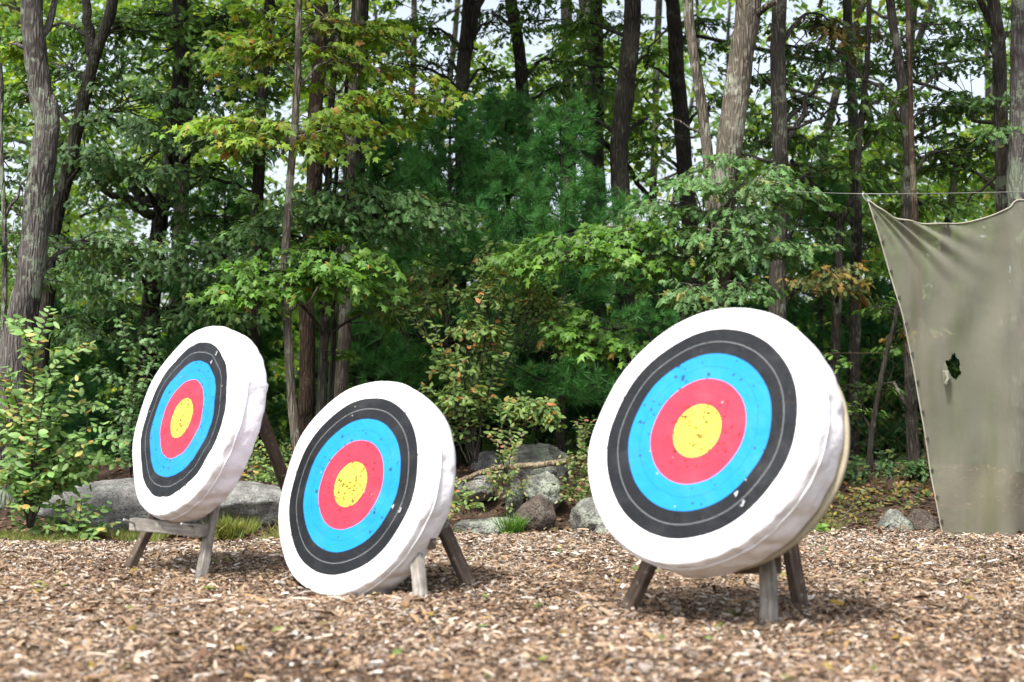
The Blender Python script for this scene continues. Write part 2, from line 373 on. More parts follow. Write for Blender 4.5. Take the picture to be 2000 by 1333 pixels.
class Crown:
    """collects leaves (positions, frames, colours) and the twigs that carry them"""
    def __init__(s, rng, face=-0.24): s.rng = rng; s.items = []; s.twigs = []; s.face = face   # leaves turn to the light of the clearing
    def leaves(s, kind, pal, P, d, n, size):
        if len(P): s.items.append((kind, P, frames(d, n, size), colors(s.rng, pal, len(P))))
    def spray(s, c, axis, size, nl, ll, kind, pal, tilt=0.2, droop=0.34, twigs=True):
        rng = s.rng; axis = nrm(axis)
        pn = nrm(np.array([0, s.face, 1.0]) + rng.normal(0, tilt, 3)); ax = nrm(axis - pn * axis.dot(pn)); sd = np.cross(pn, ax)
        K = max(3, int(nl / 7)); A = np.linspace(-1.15, 1.15, K) + rng.normal(0, 0.12, K)
        tl = size * rng.uniform(0.6, 1.0, K) * (0.65 + 0.35 * np.cos(A))
        m = max(2, nl // K)
        t = np.tile(np.linspace(0.3, 1, m), (K, 1)) + rng.normal(0, 0.05, (K, m))
        D = np.cos(A)[:, None] * ax + np.sin(A)[:, None] * sd
        P = c + (D * tl[:, None])[:, None, :] * t[..., None] + np.array([0, 0, -0.18 * size]) * (t ** 2)[..., None] + rng.normal(0, 0.018, (K, m, 3))
        si = np.where(np.arange(m) % 2, 1, -1)[None, :, None]
        si = si * (np.arange(m) < m - 1)[None, :, None]
        S = np.cross(pn, D)[:, None, :]
        d = D[:, None] * 0.75 + S * si * rng.uniform(0.5, 1.0, (K, m, 1)) + rng.normal(0, 0.22, (K, m, 3)) + np.array([0, 0, -droop])
        nn = pn + rng.normal(0, 0.40, (K, m, 3))
        s.leaves(kind, pal, P.reshape(-1, 3), d.reshape(-1, 3), nn.reshape(-1, 3), ll * rng.uniform(0.6, 1.12, K * m))
        if twigs:
            for i in range(K): s.twigs.append((c, c + D[i] * tl[i] * .9 + np.array([0, 0, -0.15 * size])))
    def build(s, parent, origin, mat=None, name='crown'):
        mb = MB()
        for kind, P, M, C in s.items:
            T, Fc = LEAVES[kind]; mb.scatter(T, Fc, M, P, C)
        return mb.build(name, mat or LEAF, parent, origin)

DENS = 1.75
EXTRA = {   # more of the crowns, by tree
    4: [(430, 180, .6, 80, 50, 7, 'oak', 'mid', .14, .5), (300, 30, .8, 90, 50, 8, 'oak', 'mid', .14, .5), (420, 330, -.3, 70, 40, 6, 'oak', 'oak', .14, .5)],
    13: [(870, 130, .8, 70, 60, 6, 'oak', 'mid', .14, .5), (960, 140, .9, 60, 50, 5, 'oak', 'mid', .14, .5), (780, 130, .9, 70, 60, 6, 'oak', 'far', .14, .5)],
    14: [(1060, 40, .8, 70, 40, 6, 'oak', 'mid', .14, .5), (1090, 170, .9, 60, 30, 4, 'oak', 'oak', .14, .5), (960, 20, .9, 60, 30, 4, 'oak', 'mid', .14, .5)],
    15: [(1240, 60, .9, 60, 60, 6, 'oak', 'mid', .15, .5), (1110, 300, .5, 40, 30, 2, 'oak', 'mid', .15, .5)],
    16: [(1270, 230, .8, 50, 50, 4, 'oak', 'mid', .14, .45), (1150, 130, .7, 60, 40, 5, 'oak', 'oak', .14, .5)],
    17: [(1390, 60, .9, 60, 60, 6, 'oak', 'mid', .15, .5), (1300, 400, .9, 60, 40, 4, 'oak', 'mid', .15, .5), (1400, 220, .9, 40, 60, 4, 'oak', 'mid', .15, .5)],
    20: [(1480, 150, .5, 40, 60, 4, 'oak', 'oak', .14, .45), (1590, 330, .5, 60, 50, 6, 'oak', 'mid', .14, .45), (1620, 40, .6, 70, 40, 6, 'oak', 'rust', .14, .45), (1560, 440, .5, 50, 50, 5, 'oak', 'oak', .14, .45)],
    22: [(1720, 60, .9, 60, 50, 5, 'oak', 'mid', .14, .5), (1720, 200, .9, 60, 60, 6, 'oak', 'far', .14, .5), (1620, 400, .9, 60, 60, 6, 'oak', 'far', .14, .5), (1600, 600, .9, 60, 50, 5, 'oak', 'mid', .14, .5)],
    23: [(1830, 40, .7, 70, 40, 6, 'oak', 'mid', .13, .45), (1830, 210, .7, 60, 40, 6, 'oak', 'oak', .13, .45), (1800, 400, .8, 60, 40, 6, 'oak', 'mid', .13, .45), (1720, 760, .6, 50, 60, 4, 'oak', 'mid', .13, .4)],
    24: [(1900, 80, .8, 60, 50, 6, 'oak', 'mid', .13, .45), (1990, 60, .6, 40, 50, 4, 'oak', 'oak', .13, .45), (1910, 270, .5, 50, 40, 5, 'oak', 'oak', .13, .45)],
    2: [(60, 60, .9, 60, 60, 6, 'oak', 'mid', .14, .5), (30, 200, .9, 60, 70, 7, 'oak', 'mid', .14, .5), (30, 420, .9, 40, 70, 6, 'oak', 'mid', .14, .5), (170, 320, .8, 70, 60, 7, 'oak', 'oak', .14, .5)],
}
def to_terrain(x, y): return float(terr(x, y))
def limb(mb, P, r0, r1, rng, mat=0, sides=6, step=0.1, wob=0.02):
    Q = smooth_poly(P, step); Q = Q + np.vstack([np.zeros((1, 3)), rng.normal(0, wob, (max(len(Q) - 2, 0), 3)), np.zeros((1, 3))])[:len(Q)]
    tube(mb, Q, np.linspace(r0, r1, len(Q)), sides, mat, rng, 0.05)
def tree(name, label, Y, pts, w, bark, patches=(), limbs=(), seed=0, top=9.5, group='trees at the edge of the wood', burl=None, roof=(120, 1.7), cat='tree', stub=False):
    rng = np.random.default_rng(1000 + seed); patches = list(patches) + EXTRA.get(seed, [])
    P = [at(px, py, Y) for px, py in pts]                                   # from the top down
    if not stub:
        d = P[0] - P[1]; d = d / max(d[2], 1e-3); d[0] *= 0.5
        h = top - P[0][2]
        if h > 0.3: P = [P[0] + d * h + np.array([rng.normal(0, .15), rng.normal(0, .3), 0]), P[0] + d * h * .5] + P
    P = P[::-1]                                                             # base first
    if P[0][2] > to_terrain(P[0][0], P[0][1]) - 0.02:
        d = P[0] - P[1]; d = d / max(-d[2], 1e-3)
        dz = P[0][2] - to_terrain(P[0][0], P[0][1]) + 0.10
        P = [P[0] + np.array([d[0] * .5, d[1], -1]) * dz] + P
    P = np.array(P); base = P[0].copy(); base[2] = to_terrain(base[0], base[1])
    Q = smooth_poly(P, 0.09); zz = np.linspace(0, 1, len(Q))
    wt, wb = [a * Y / F / 2 for a in w]
    ztop_vis = at(*pts[0], Y)[2]; t = np.clip((Q[:, 2] - base[2]) / max(ztop_vis - base[2], 0.1), 0, 3)
    rad = wb + (wt - wb) * np.minimum(t, 1); rad = rad * np.clip(1 - (t - 1) * 0.45, 0.25, 1)
    rad = rad * (1 + 0.28 * np.exp(-(Q[:, 2] - base[2]) / 0.16).clip(0, 1))
    low = mnoise.noise
    rad = rad * np.array([1 + 0.09 * low(Vector((seed * 3.1, 0, q[2] * 1.6))) for q in Q])
    Q = Q + np.array([[0.35 * rad[i] * low(Vector((seed, q[2] * 1.1, 5))), 0, 0] for i, q in enumerate(Q)])
    root = thing(name, base, label, cat, group)
    mb = MB(); tube(mb, Q, rad, 14, 0, rng, 0.035)
    if burl is not None:
        bp = at(burl[0], burl[1], Y); k = np.linspace(-1, 1, 12)
        tube(mb, bp + np.stack([0 * k, 0 * k - .01, k * burl[3]], 1), burl[2] * np.sqrt(np.clip(1 - k ** 2, 0.02, 1)) + .004, 12, 0, rng, 0.08)
    def trunk_at(z):
        i = np.abs(Q[:, 2] - z).argmin(); return Q[i], rad[i]
    for lb in limbs:
        pp, a0, a1 = lb[0], lb[1], lb[2]; dy = lb[3] if len(lb) > 3 else 0.0
        LP = [at(x, y, Y + dy * i / max(1, len(pp) - 1)) for i, (x, y) in enumerate(pp)]
        limb(mb, LP, a0 * Y / F / 2, a1 * Y / F / 2, rng, 0, 8)
    cr = Crown(rng)
    for pc in patches:
        px, py, dY, rx, ry, ns, kind, pal, ll, sz = pc
        c = at(px, py, Y + dY); ex = np.array([rx, 0.8 * rx, ry]) * (Y + dY) / F
        hd = math.hypot(c[0] - Q[0][0], dY); tp, tr = trunk_at(np.clip(c[2] - 0.35 * hd - .1, base[2] + .4, top))
        mid = (tp * .45 + c * .55) + np.array([0, 0, 0.10 * hd]) + rng.normal(0, .05, 3)
        LP = smooth_poly([tp, mid, c], 0.12)
        tube(mb, LP + rng.normal(0, .008, LP.shape), np.linspace(min(tr * .5, .03), .006, len(LP)), 6, 0, rng, .05)
        ns = int(ns * DENS); ll = ll * .74; ex = ex * np.array([1.4, 1.2, 1.35]); U = rng.normal(0, 1, (ns, 3)); U = nrm(U) * rng.random((ns, 1)) ** 0.45
        nt_ = max(2, int(ex[2] * 2 / .32)); lift = rng.normal(0, .12, 2); U[:, 2] = np.round((U[:, 2] + 1) / 2 * nt_) / nt_ * 2 - 1 + U[:, 0] * lift[0] + rng.normal(0, .03, ns)   # boughs in tiers
        for u in U:
            sc = c + u * ex; a = sc - tp; a[2] *= .3; a = nrm(a) + rng.normal(0, .45, 3) * np.array([1, 1, .3])
            cr.spray(sc, a, sz * rng.uniform(.6, 1.15), int(rng.integers(20, 40)), ll, kind, pal)
            j = LP[int(rng.integers(len(LP) // 2, len(LP)))]
            mm = (j + sc) / 2 + rng.normal(0, .04, 3)
            tube(mb, smooth_poly([j, mm, sc], .15), np.linspace(.007, .003, len(smooth_poly([j, mm, sc], .15))), 4, 0, cap=False)
    for a, b_ in cr.twigs: tube(mb, np.array([a, b_]), np.array([.0032, .0018]), 3, 0, cap=False)
    if roof and not stub:                                                   # the high crown above the picture, coarse leaves added to shade the interior
        n, r = roof; c = Q[-1] + np.array([0, 0, -0.6])
        U = nrm(rng.normal(0, 1, (n, 3))) * rng.random((n, 1)) ** .4 * np.array([r * 1.15, r * 1.15, r])
        pal = patches[0][7] if patches else 'mid'
        for u in U:
            if (c + u)[2] < 5.4 + 0.19 * (Y - 12): continue
            cr.spray(c + u, nrm(u) + rng.normal(0, .3, 3), .75, 14, .26, 'loz', pal, twigs=False)
            tube(mb, np.array([Q[-1] - np.array([0, 0, rng.uniform(0, 1.5)]), c + u * .95]), np.array([.025, .006]), 3, 0, cap=False)
    mb.build('trunk', BARK[bark], root, base)
    if cr.items: cr.build(root, base)
    return root
def pine(name, label, Y, px, topy, wpx, seed, pal='pine', kind='tuft', ll=.125, trunkpx=None, group='young pines inside the wood', bottom=0.5, dens=2.9):
    rng = np.random.default_rng(4000 + seed)
    top = at(px, topy, Y); x = trunkpx or px
    bx = at(x, 900, Y); base = np.array([bx[0], Y, to_terrain(bx[0], Y)])
    Q = smooth_poly([base - np.array([0, 0, .1]), (base * .55 + top * .45) + rng.normal(0, .04, 3), top], .15)
    root = thing(name, base, label, 'pine', group); mb = MB()
    hgt = top[2] - base[2]; tube(mb, Q, np.linspace(.022 + .011 * hgt, .008, len(Q)), 9, 0, rng, .03)
    cr = Crown(rng); wid = wpx * Y / F / 2
    z = base[2] + bottom
    while z < top[2] - .05:
        f = (top[2] - z) / hgt; q = Q[np.abs(Q[:, 2] - z).argmin()]
        L = wid * min(1, f * 1.7 + .16)
        for th in np.arange(5) * 1.2566 + rng.uniform(0, 6.28) + rng.normal(0, .2, 5):
            l = L * rng.uniform(.65, 1.1); up = rng.uniform(.1, .38) + .5 * (1 - f) ** 2
            d = np.array([math.cos(th), math.sin(th), up]); e = q + d * l; m_ = q + d * l * .5 - np.array([0, 0, .05 * l])
            B = smooth_poly([q, m_, e], .12); tube(mb, B, np.linspace(.011, .004, len(B)), 4, 0, cap=False)
            n = int(max(5, l / .045 * dens)); t = rng.uniform(.22, 1, n) ** .8; t[0] = 1
            P0 = q + (e - q) * t[:, None] - np.array([0, 0, .05 * l]) * (4 * t * (1 - t))[:, None]
            sd = np.array([-d[1], d[0], 0]); off = rng.normal(0, .16, n) * (1.15 - t) * min(l, 1.2) * 1.2
            dd = nrm(d + sd * np.sign(off)[:, None] * .6 + rng.normal(0, .35, (n, 3)) + np.array([0, 0, .45]))
            P = P0 + sd * off[:, None] + np.array([0, 0, 1]) * rng.normal(.02, .05, (n, 1))
            cr.leaves(kind, pal, P, dd, rng.normal(0, 1, (n, 3)), ll * rng.uniform(.7, 1.15, n))
        z += rng.uniform(.2, .34) * (0.55 + .45 * f)
    mb.build('trunk', BARK['dark'], root, base); cr.build(root, base, NEEDLE); return root
def stems(name, label, Y, stemlist, ll, kind, pal, spacing, seed, cat='shrub', group='shrubs and young plants', side=True, r=.006, bark='mid', patches=()):
    """a shrub: woody stems given by their points, with leaves set alternately along them"""
    rng = np.random.default_rng(7000 + seed); mb = MB(); cr = Crown(rng)
    P0 = at(*stemlist[0][0], Y); base = np.array([P0[0], Y, to_terrain(P0[0], Y)])
    for st in stemlist:
        P = [at(x, y, Y + rng.normal(0, .10) * (i > 0)) for i, (x, y) in enumerate(st)]
        P[0] = base + (P[0] - base) * np.array([1, 1, 1])
        Q = smooth_poly(P, .04); Q = Q + rng.normal(0, .003, Q.shape); tube(mb, Q, np.linspace(r, r * .35, len(Q)), 5, 0)
        lens = [Q] 
        if side:
            for i in range(len(Q) // 5, len(Q), max(2, int(.11 / .04))):
                d = Q[min(i + 1, len(Q) - 1)] - Q[i - 1]; s_ = nrm(np.cross(d, rng.normal(0, 1, 3))); l = rng.uniform(.10, .26) * (1.15 - i / len(Q))
                T = smooth_poly([Q[i], Q[i] + s_ * l * .5 + np.array([0, 0, .2 * l]), Q[i] + s_ * l + nrm(d) * l * .3 + np.array([0, 0, .1 * l])], .03)
                tube(mb, T, np.linspace(r * .4, r * .2, len(T)), 3, 0, cap=False); lens.append(T)
        for k, T in enumerate(lens):
            L = np.linalg.norm(np.diff(T, axis=0), axis=1).sum(); n = max(2, int(L / spacing))
            t = np.linspace(.25 if k == 0 else .1, 1, n); ii = (t * (len(T) - 1)); a = np.floor(ii).astype(int).clip(0, len(T) - 2); Pp = T[a] + (T[a + 1] - T[a]) * (ii - a)[:, None]
            ax = nrm(T[a + 1] - T[a]); sd = nrm(np.cross(ax, np.array([.2, -.5, 1.])))
            d = ax * .6 + sd * np.where(np.arange(n) % 2, 1, -1)[:, None] + rng.normal(0, .25, (n, 3)) + np.array([0, 0, -.12])
            nn = np.array([0, -.8, 1.]) + rng.normal(0, .45, (n, 3))
            cr.leaves(kind, pal, Pp, d, nn, ll * rng.uniform(.6, 1.1, n))
    for px, py, dY, rx, ry, ns in patches:
        c = at(px, py, Y + dY); ex = np.array([rx, rx, ry]) * Y / F
        for u in nrm(rng.normal(0, 1, (ns, 3))) * rng.random((ns, 1)) ** .5:
            sc = c + u * ex; a = nrm(sc - base); cr.spray(sc, a * np.array([1, 1, .2]) + rng.normal(0, .5, 3), rng.uniform(.14, .26), 26, ll, kind, pal, tilt=.4)
            q = base + (sc - base) * .75 + rng.normal(0, .05, 3); B = smooth_poly([q, sc], .1); tube(mb, B, np.linspace(.004, .002, len(B)), 4, 0, cap=False)
    for a, b_ in cr.twigs: tube(mb, np.array([a, b_]), np.array([.002, .0012]), 3, 0, cap=False)
    root = thing(name, base, label, cat, group)
    mb.build('stem', BARK[bark], root, base); cr.build(root, base, name='foliage'); return root

# ------------------------------------------------------------------ archery targets and easels
def cover_material(seed):
    m, nt, b = newmat('white_cover')
    c = objco(nt); n1 = noise(nt, c, 7, 4); n2 = noise(nt, c, 2.2, 3); n3 = noise(nt, c, 40, 3)
    col = mix(nt, ramp(nt, n2, [(0.45, (0, 0, 0)), (0.75, (0.35, 0.35, 0.35))]), (0.78, 0.775, 0.79), (0.55, 0.525, 0.50))
    col = mix(nt, ramp(nt, n3, [(0.66, (0, 0, 0)), (0.72, (0.4, 0.4, 0.4))]), col, (0.5, 0.48, 0.45))
    nt.links.new(col, b.inputs['Base Color']); b.inputs['Roughness'].default_value = 0.55; b.inputs['Specular IOR Level'].default_value = 0.3
    w_ = N(nt, 'ShaderNodeTexWave', i_Scale=2.6, i_Distortion=11.0, i_Detail=3.0); nt.links.new(c, w_.inputs['Vector'])
    bump(nt, b, mth(nt, 'ADD', n1, mth(nt, 'MULTIPLY', w_.outputs[0], 0.45)), 0.5, 0.035); return m
def face_material(seed, wav, K=1.0):
    m, nt, b = newmat('target_paper')
    t = nt.nodes.new('ShaderNodeTexCoord'); sx = nt.nodes.new('ShaderNodeSeparateXYZ'); nt.links.new(t.outputs['Object'], sx.inputs[0])
    r = mth(nt, 'SQRT', mth(nt, 'ADD', mth(nt, 'MULTIPLY', sx.outputs[0], sx.outputs[0]), mth(nt, 'MULTIPLY', sx.outputs[1], sx.outputs[1])))
    mp = N(nt, 'ShaderNodeMapping'); mp.inputs['Location'].default_value = (seed * 3.7, seed, 0); nt.links.new(t.outputs['Object'], mp.inputs[0]); co = mp.outputs[0]
    wv = mth(nt, 'MULTIPLY', mth(nt, 'SUBTRACT', noise(nt, co, 6, 2), 0.5), wav)
    rr = mth(nt, 'DIVIDE', mth(nt, 'ADD', r, wv), K)
    G, RD, BL, BK, WH = (0.84, 0.63, 0.07), (0.84, 0.036, 0.066), (0.010, 0.245, 0.62), (0.009, 0.0105, 0.013), (0.82, 0.81, 0.82)
    col = ramp(nt, mth(nt, 'DIVIDE', rr, 0.6), [(0, G), (0.122 / .6, RD), (0.244 / .6, BL), (0.366 / .6, BK), (0.488 / .6, WH)], 'CONSTANT')
    def line(rad, wd, c_, s):
        nonlocal col
        f = mth(nt, 'LESS_THAN', mth(nt, 'ABSOLUTE', mth(nt, 'SUBTRACT', rr, rad)), wd)
        col = mix(nt, mth(nt, 'MULTIPLY', f, s), col, c_)
    line(0.061, .0012, (0.3, 0.25, .03), .6); line(.183, .0012, (0.4, .02, .05), .5); line(.305, .0013, (.006, .12, .3), .7); line(.427, .0016, (.26, .28, .28), .8); line(.545, .0012, (.5, .5, .55), .35)
    # arrow holes: small pits thicker towards the middle, and a few pale scuffs
    for sc, rad, p0, p1, c_ in ((22, .15, 0.75, 0.10, (0.02, .018, .015)), (44, .26, .60, .05, (0.03, .02, .015)), (70, .42, .55, -.35, (0.05, .03, .012)), (15, .045, .06, .04, (.5, .48, .46))):
        v = N(nt, 'ShaderNodeTexVoronoi', voronoi_dimensions='2D', i_Scale=sc); nt.links.new(co, v.inputs['Vector'])
        sp = N(nt, 'ShaderNodeSeparateColor'); nt.links.new(v.outputs['Color'], sp.inputs[0])
        thr = N(nt, 'ShaderNodeMapRange'); thr.inputs[1].default_value = 0.02; thr.inputs[2].default_value = 0.22 if sc > 20 else .5; thr.clamp = False if sc == 70 else True; thr.inputs[3].default_value = p0; thr.inputs[4].default_value = p1
        nt.links.new(r, thr.inputs[0])
        f = mth(nt, 'MULTIPLY', mth(nt, 'LESS_THAN', v.outputs['Distance'], mth(nt, 'MULTIPLY', mth(nt, 'ADD', sp.outputs[1], .55), rad)), mth(nt, 'LESS_THAN', sp.outputs[0], thr.outputs[0]))
        f = mth(nt, 'MULTIPLY', mth(nt, 'MULTIPLY', f, mth(nt, 'LESS_THAN', r, 0.50)), mth(nt, 'GREATER_THAN', noise(nt, co, 7, 2), .44))
        col = mix(nt, mth(nt, 'MULTIPLY', f, .8), col, c_)
    # sun-faded streaks in the ink
    w_ = noise(nt, co, 5, 5, .6); col = mix(nt, ramp(nt, w_, [(.5, (0, 0, 0)), (.8, (.04, .04, .04))]), col, (.6, .6, .6))
    nt.links.new(col, b.inputs['Base Color']); b.inputs['Roughness'].default_value = 0.5; b.inputs['Specular IOR Level'].default_value = 0.25
    bump(nt, b, mth(nt, 'ADD', noise(nt, co, 4.5, 3), mth(nt, 'MULTIPLY', noise(nt, co, 19, 3), .25)), .5, .03); return m
STRAW = plain('straw_board', (0.34, 0.30, 0.21), 0.9)

def basis(az, el):
    n = np.array([-math.sin(az) * math.cos(el), -math.cos(az) * math.cos(el), math.sin(el)])
    r = nrm(np.cross([0, 0, 1.0], n)); u = np.cross(n, r)
    return r, u, n
def axes_mat(r, u, n): return np.stack([r, u, n], 1)
def target(C, az, el, label, seed, RAD=.60, TH=.180, back=0.0, wav=.008, wob=.010, flat=None, digits=(), bump_at=None, K=1.0):
    from mathutils import Matrix
    rng = np.random.default_rng(90 + seed); r, u, n = basis(R(az), R(el)); C = np.array(C)
    root = thing('archery_target', C, label, 'archery target', 'round archery targets on wooden easels')
    root.rotation_euler = Matrix(axes_mat(r, u, n).tolist()).to_euler()
    NS = 160; a = np.linspace(0, 2 * math.pi, NS, endpoint=False)
    ph = rng.uniform(0, 6.28, 12)
    rad = RAD * (1 + wob * (.6 * np.sin(2 * a + ph[0]) + .5 * np.sin(3 * a + ph[1]) + .35 * np.sin(5 * a + ph[2]) + .25 * np.sin(9 * a + ph[3])))
    if bump_at is not None: rad = rad + .022 * np.exp(-((a - bump_at) / .035) ** 2)
    fr = np.array([0, .15, .3, .45, .6, .72, .82, .89, .94, .972, .99])
    rings = [(f, .012 * (1 - f ** 2)) for f in fr]
    prof = rings + [(1.0, -.010), (1.004, -.028), (1.008, -.045), (1.004, -.055), (1.010, -.085), (1.012, -.115), (1.008, -TH + .035), (.998, -TH + .012), (.98, -TH), (.93, -TH - .004), (.5, -TH - .004), (.001, -TH - .004)]
    V = []
    crease = [sum(rng.uniform(-1, 1) * np.sin(k * a + ph[k % 12]) for k in (7, 13, 23, 31)) / 2.2 for _ in range(3)]
    for i, (f, z) in enumerate(prof):
        rr = rad * f; zz = np.full(NS, z)
        k = i - len(rings)
        if 1 <= k <= 8: rr = rr + .0065 * (crease[0] * (k / 8) + crease[1] * (1 - k / 8)) ; zz = zz + .004 * crease[2]
        if k < 0: zz = zz + .006 * f * np.sin(3 * a + ph[4]) * f + .003 * f * np.sin(8 * a + ph[5])
        V.append(np.stack([rr * np.cos(a), rr * np.sin(a), zz], 1))
    V = np.concatenate(V); i = np.arange(len(prof) - 1)[:, None] * NS; j = np.arange(NS)[None]; k = (j + 1) % NS
    Fc = np.stack([i + j, i + NS + j, i + NS + k, i + k], -1).reshape(-1, 4)
    mb = MB(); mb.add(V, Fc); mb.build('cover', cover_material(seed), root)
    # hem seam round the front edge of the skirt
    s = MB(); rr = rad * 1.0095 + .002; tube(s, np.stack([np.r_[rr, rr[:1]] * np.cos(np.r_[a, a[:1]]), np.r_[rr, rr[:1]] * np.sin(np.r_[a, a[:1]]), np.full(NS + 1, -.046) + .004 * np.r_[crease[2], crease[2][:1]]], 1), .0035, 6, cap=False)
    s.build('seam', cover_material(seed), root)
    # printed face, laid on the cover
    fm = MB(); V = []
    FR = np.array([.0005, .1, .2, .3, .4, .5, .6, .7, .8, .86, .9]) * RAD / .9 * .93
    for f in FR:
        q = f / RAD; V.append(np.stack([f * np.cos(a), f * np.sin(a), .012 * (1 - q ** 2) + .006 * q * q * np.sin(3 * a + ph[4]) + .003 * q * np.sin(8 * a + ph[5]) + .0035], 1))
    V = np.concatenate(V); i = np.arange(len(FR) - 1)[:, None] * NS
    fm.add(V, np.stack([i + j, i + NS + j, i + NS + k, i + k], -1).reshape(-1, 4)); fm.build('target_face', face_material(seed, wav, K), root)
    if back:
        bk = MB(); pr = [(.001, -TH - .008), (1.0, -TH - .008), (1.012, -TH - .014), (1.012, -TH - back), (.99, -TH - back - .005), (.001, -TH - back - .005)]
        V = np.concatenate([np.stack([rad * f * .885 * np.cos(a) + .076, rad * f * .885 * np.sin(a) - .022, np.full(NS, z)], 1) for f, z in pr]); i = np.arange(len(pr) - 1)[:, None] * NS
        bk.add(V, np.stack([i + j, i + NS + j, i + NS + k, i + k], -1).reshape(-1, 4)); bk.build('backing_board', STRAW, root)
    for txt, px, py, sz in digits:                                            # small pale ring numbers
        d = ray(px, py); o = np.array([0, 0, H]); tt = (C - o).dot(n) / d.dot(n); q = o + d * tt - C; lx, ly = q.dot(r), q.dot(u)
        cu = bpy.data.curves.new('digit', 'FONT'); cu.body = txt; cu.size = sz * 1.35; cu.align_x = 'CENTER'; cu.align_y = 'CENTER'; cu.extrude = .0006; cu.offset = .0004 if sz > .02 else 0
        tmp = bpy.data.objects.new('tmp', cu); scene.collection.objects.link(tmp)
        me = bpy.data.meshes.new_from_object(tmp.evaluated_get(bpy.context.evaluated_depsgraph_get())); bpy.data.objects.remove(tmp)
        me.materials.clear(); me.materials.append(PALE if sz > .02 else FAINT); me.name = 'ring_number'
        nn = bpy.data.objects.new('ring_number', me); scene.collection.objects.link(nn); nn.parent = root; nn.location = (lx, ly, .0195); nn.rotation_euler = (0, 0, R(-12))
    return r, u, n, C
def beam(name, A, B, wd, th, face, mat, parent, origin, seed=0, bev=.004):
    """sawn timber from A to B; wd is its width across, th its depth along «face»"""
    import bmesh
    rng = np.random.default_rng(seed); A = np.array(A, float); B = np.array(B, float); L = np.linalg.norm(B - A); z = nrm(B - A)
    y = nrm(np.asarray(face, float) - z * np.dot(face, z)); x = np.cross(y, z)
    bm = bmesh.new(); bmesh.ops.create_cube(bm, size=1); bmesh.ops.scale(bm, vec=(wd, th, L), verts=bm.verts)
    bmesh.ops.bevel(bm, geom=list(bm.edges), offset=bev, segments=2, affect='EDGES')
    bmesh.ops.subdivide_edges(bm, edges=[e for e in bm.edges if abs(e.verts[0].co.z - e.verts[1].co.z) > L * .5], cuts=14)
    for v in bm.verts:
        s = mnoise.noise(Vector((v.co.x * 9 + seed, v.co.y * 9, v.co.z * 5))); v.co.x += .0035 * s; v.co.y += .003 * mnoise.noise(Vector((seed, v.co.z * 7, v.co.x * 9)))
    me = bpy.data.meshes.new(name); bm.to_mesh(me); bm.free(); me.materials.append(mat)
    o = bpy.data.objects.new(name, me); scene.collection.objects.link(o); o.parent = parent
    from mathutils import Matrix
    o.location = (A + B) / 2 - np.array(origin); o.rotation_euler = Matrix(np.stack([x, y, z], 1).tolist()).to_euler(); return o
def easel(label, C, r, u, n, TH, footL, footR, footB, seed, bar=None, pegs=(), apexu=.42, rw=.07, lean=0.0):
    A = C + apexu * u - (TH + .05) * n
    root = thing('wooden_easel', (A[0], A[1], 0), label, 'easel', 'timber easels under the archery targets'); O = np.array([A[0], A[1], 0])
    dn = np.array([0, 0, -.03])
    beam('leg', np.array(footL) + dn, A - r * .05, rw, .042, n, WOODB, root, O, seed)
    beam('leg', np.array(footR) + dn, A + r * .05, rw, .042, n, WOODG, root, O, seed + 1)
    beam('leg', np.array(footB) + dn, A - .05 * n + np.array([0, 0, -.03]), .075, .042, r + .25 * n, WOODB, root, O, seed + 2)
    if bar is not None: beam('crossbar', bar[0], bar[1], bar[2], bar[3], (0, 0, 1), WOODG if len(bar) < 5 else bar[4], root, O, seed + 3)
    for p0, p1 in pegs:
        k = MB(); tube(k, np.array([p0, p1]), .006, 8); k.build('peg', STEEL, root, O)
    bl = MB(); tube(bl, np.array([A - r * .11 + n * -.02, A + r * .11 + n * -.02]), .008, 8); bl.build('bolt', STEEL, root, O)

dH = H - .845; K1 = .95
C1, C2, C3 = np.array([-1.993 * K1, 8.645 * K1, H + .025 * K1]), np.array([-.85, 7.605, .516 + dH]), np.array([.818, 6.237, .807 + dH])
r_, u_, n_, _ = target(C1, 49.5, 16.0, 'white round target with wavy rings on the easel before the rock ledge', 1, RAD=.605 * K1, K=K1, wav=.032, wob=.013, digits=[('3', 428, 693, .025), ('4', 418, 710, .025)], bump_at=.42)
fl, fr = gnd(246, 1113), gnd(391, 1127)
b0, b1 = at(258, 1024, 8.30), at(402, 1037, 8.06)
easel('weathered easel with a front crossbar and two steel pegs under the farthest target', C1, r_, u_, n_, .18, fl, fr, gnd(610, 1078), 11, bar=(b0, b1, .055, .072),
      pegs=[(at(242, 1015, 8.05), at(267, 1025, 8.32)), (at(354, 1023, 7.9), at(383, 1031, 8.12))])
r_, u_, n_, _ = target(C2, 42.5, 18.4, 'white round target resting its lower rim on the wood chips', 2, RAD=.592, wav=.006, wob=.009, digits=[('4', 772, 992, .026), ('3', 786, 999, .026), ('7', 730, 970, .017), ('8', 717, 964, .017)])
frr = gnd(823, 1167); fll = frr - r_ * .72; fll[2] = 0
easel('grey easel standing behind the target that rests on the ground', C2, r_, u_, n_, .18, fll, frr, gnd(921, 1144), 21, bar=(fll + np.array([.0, .02, .25]) - n_ * np.array([1, 1, 0]) * .16, frr + np.array([0, .02, .25]) - n_ * np.array([1, 1, 0]) * .16 - r_ * .07, .04, .06, WOODB), apexu=.36)
r_, u_, n_, _ = target(C3, 43.0, 21.4, 'largest round target with tan backing board showing behind its white cover', 3, RAD=.600, TH=.205, back=.028, wav=.004, wob=.008, digits=[('4', 1442, 968, .028), ('3', 1455, 987, .028)])
fl, fr = gnd(1220, 1192), gnd(1503, 1221)
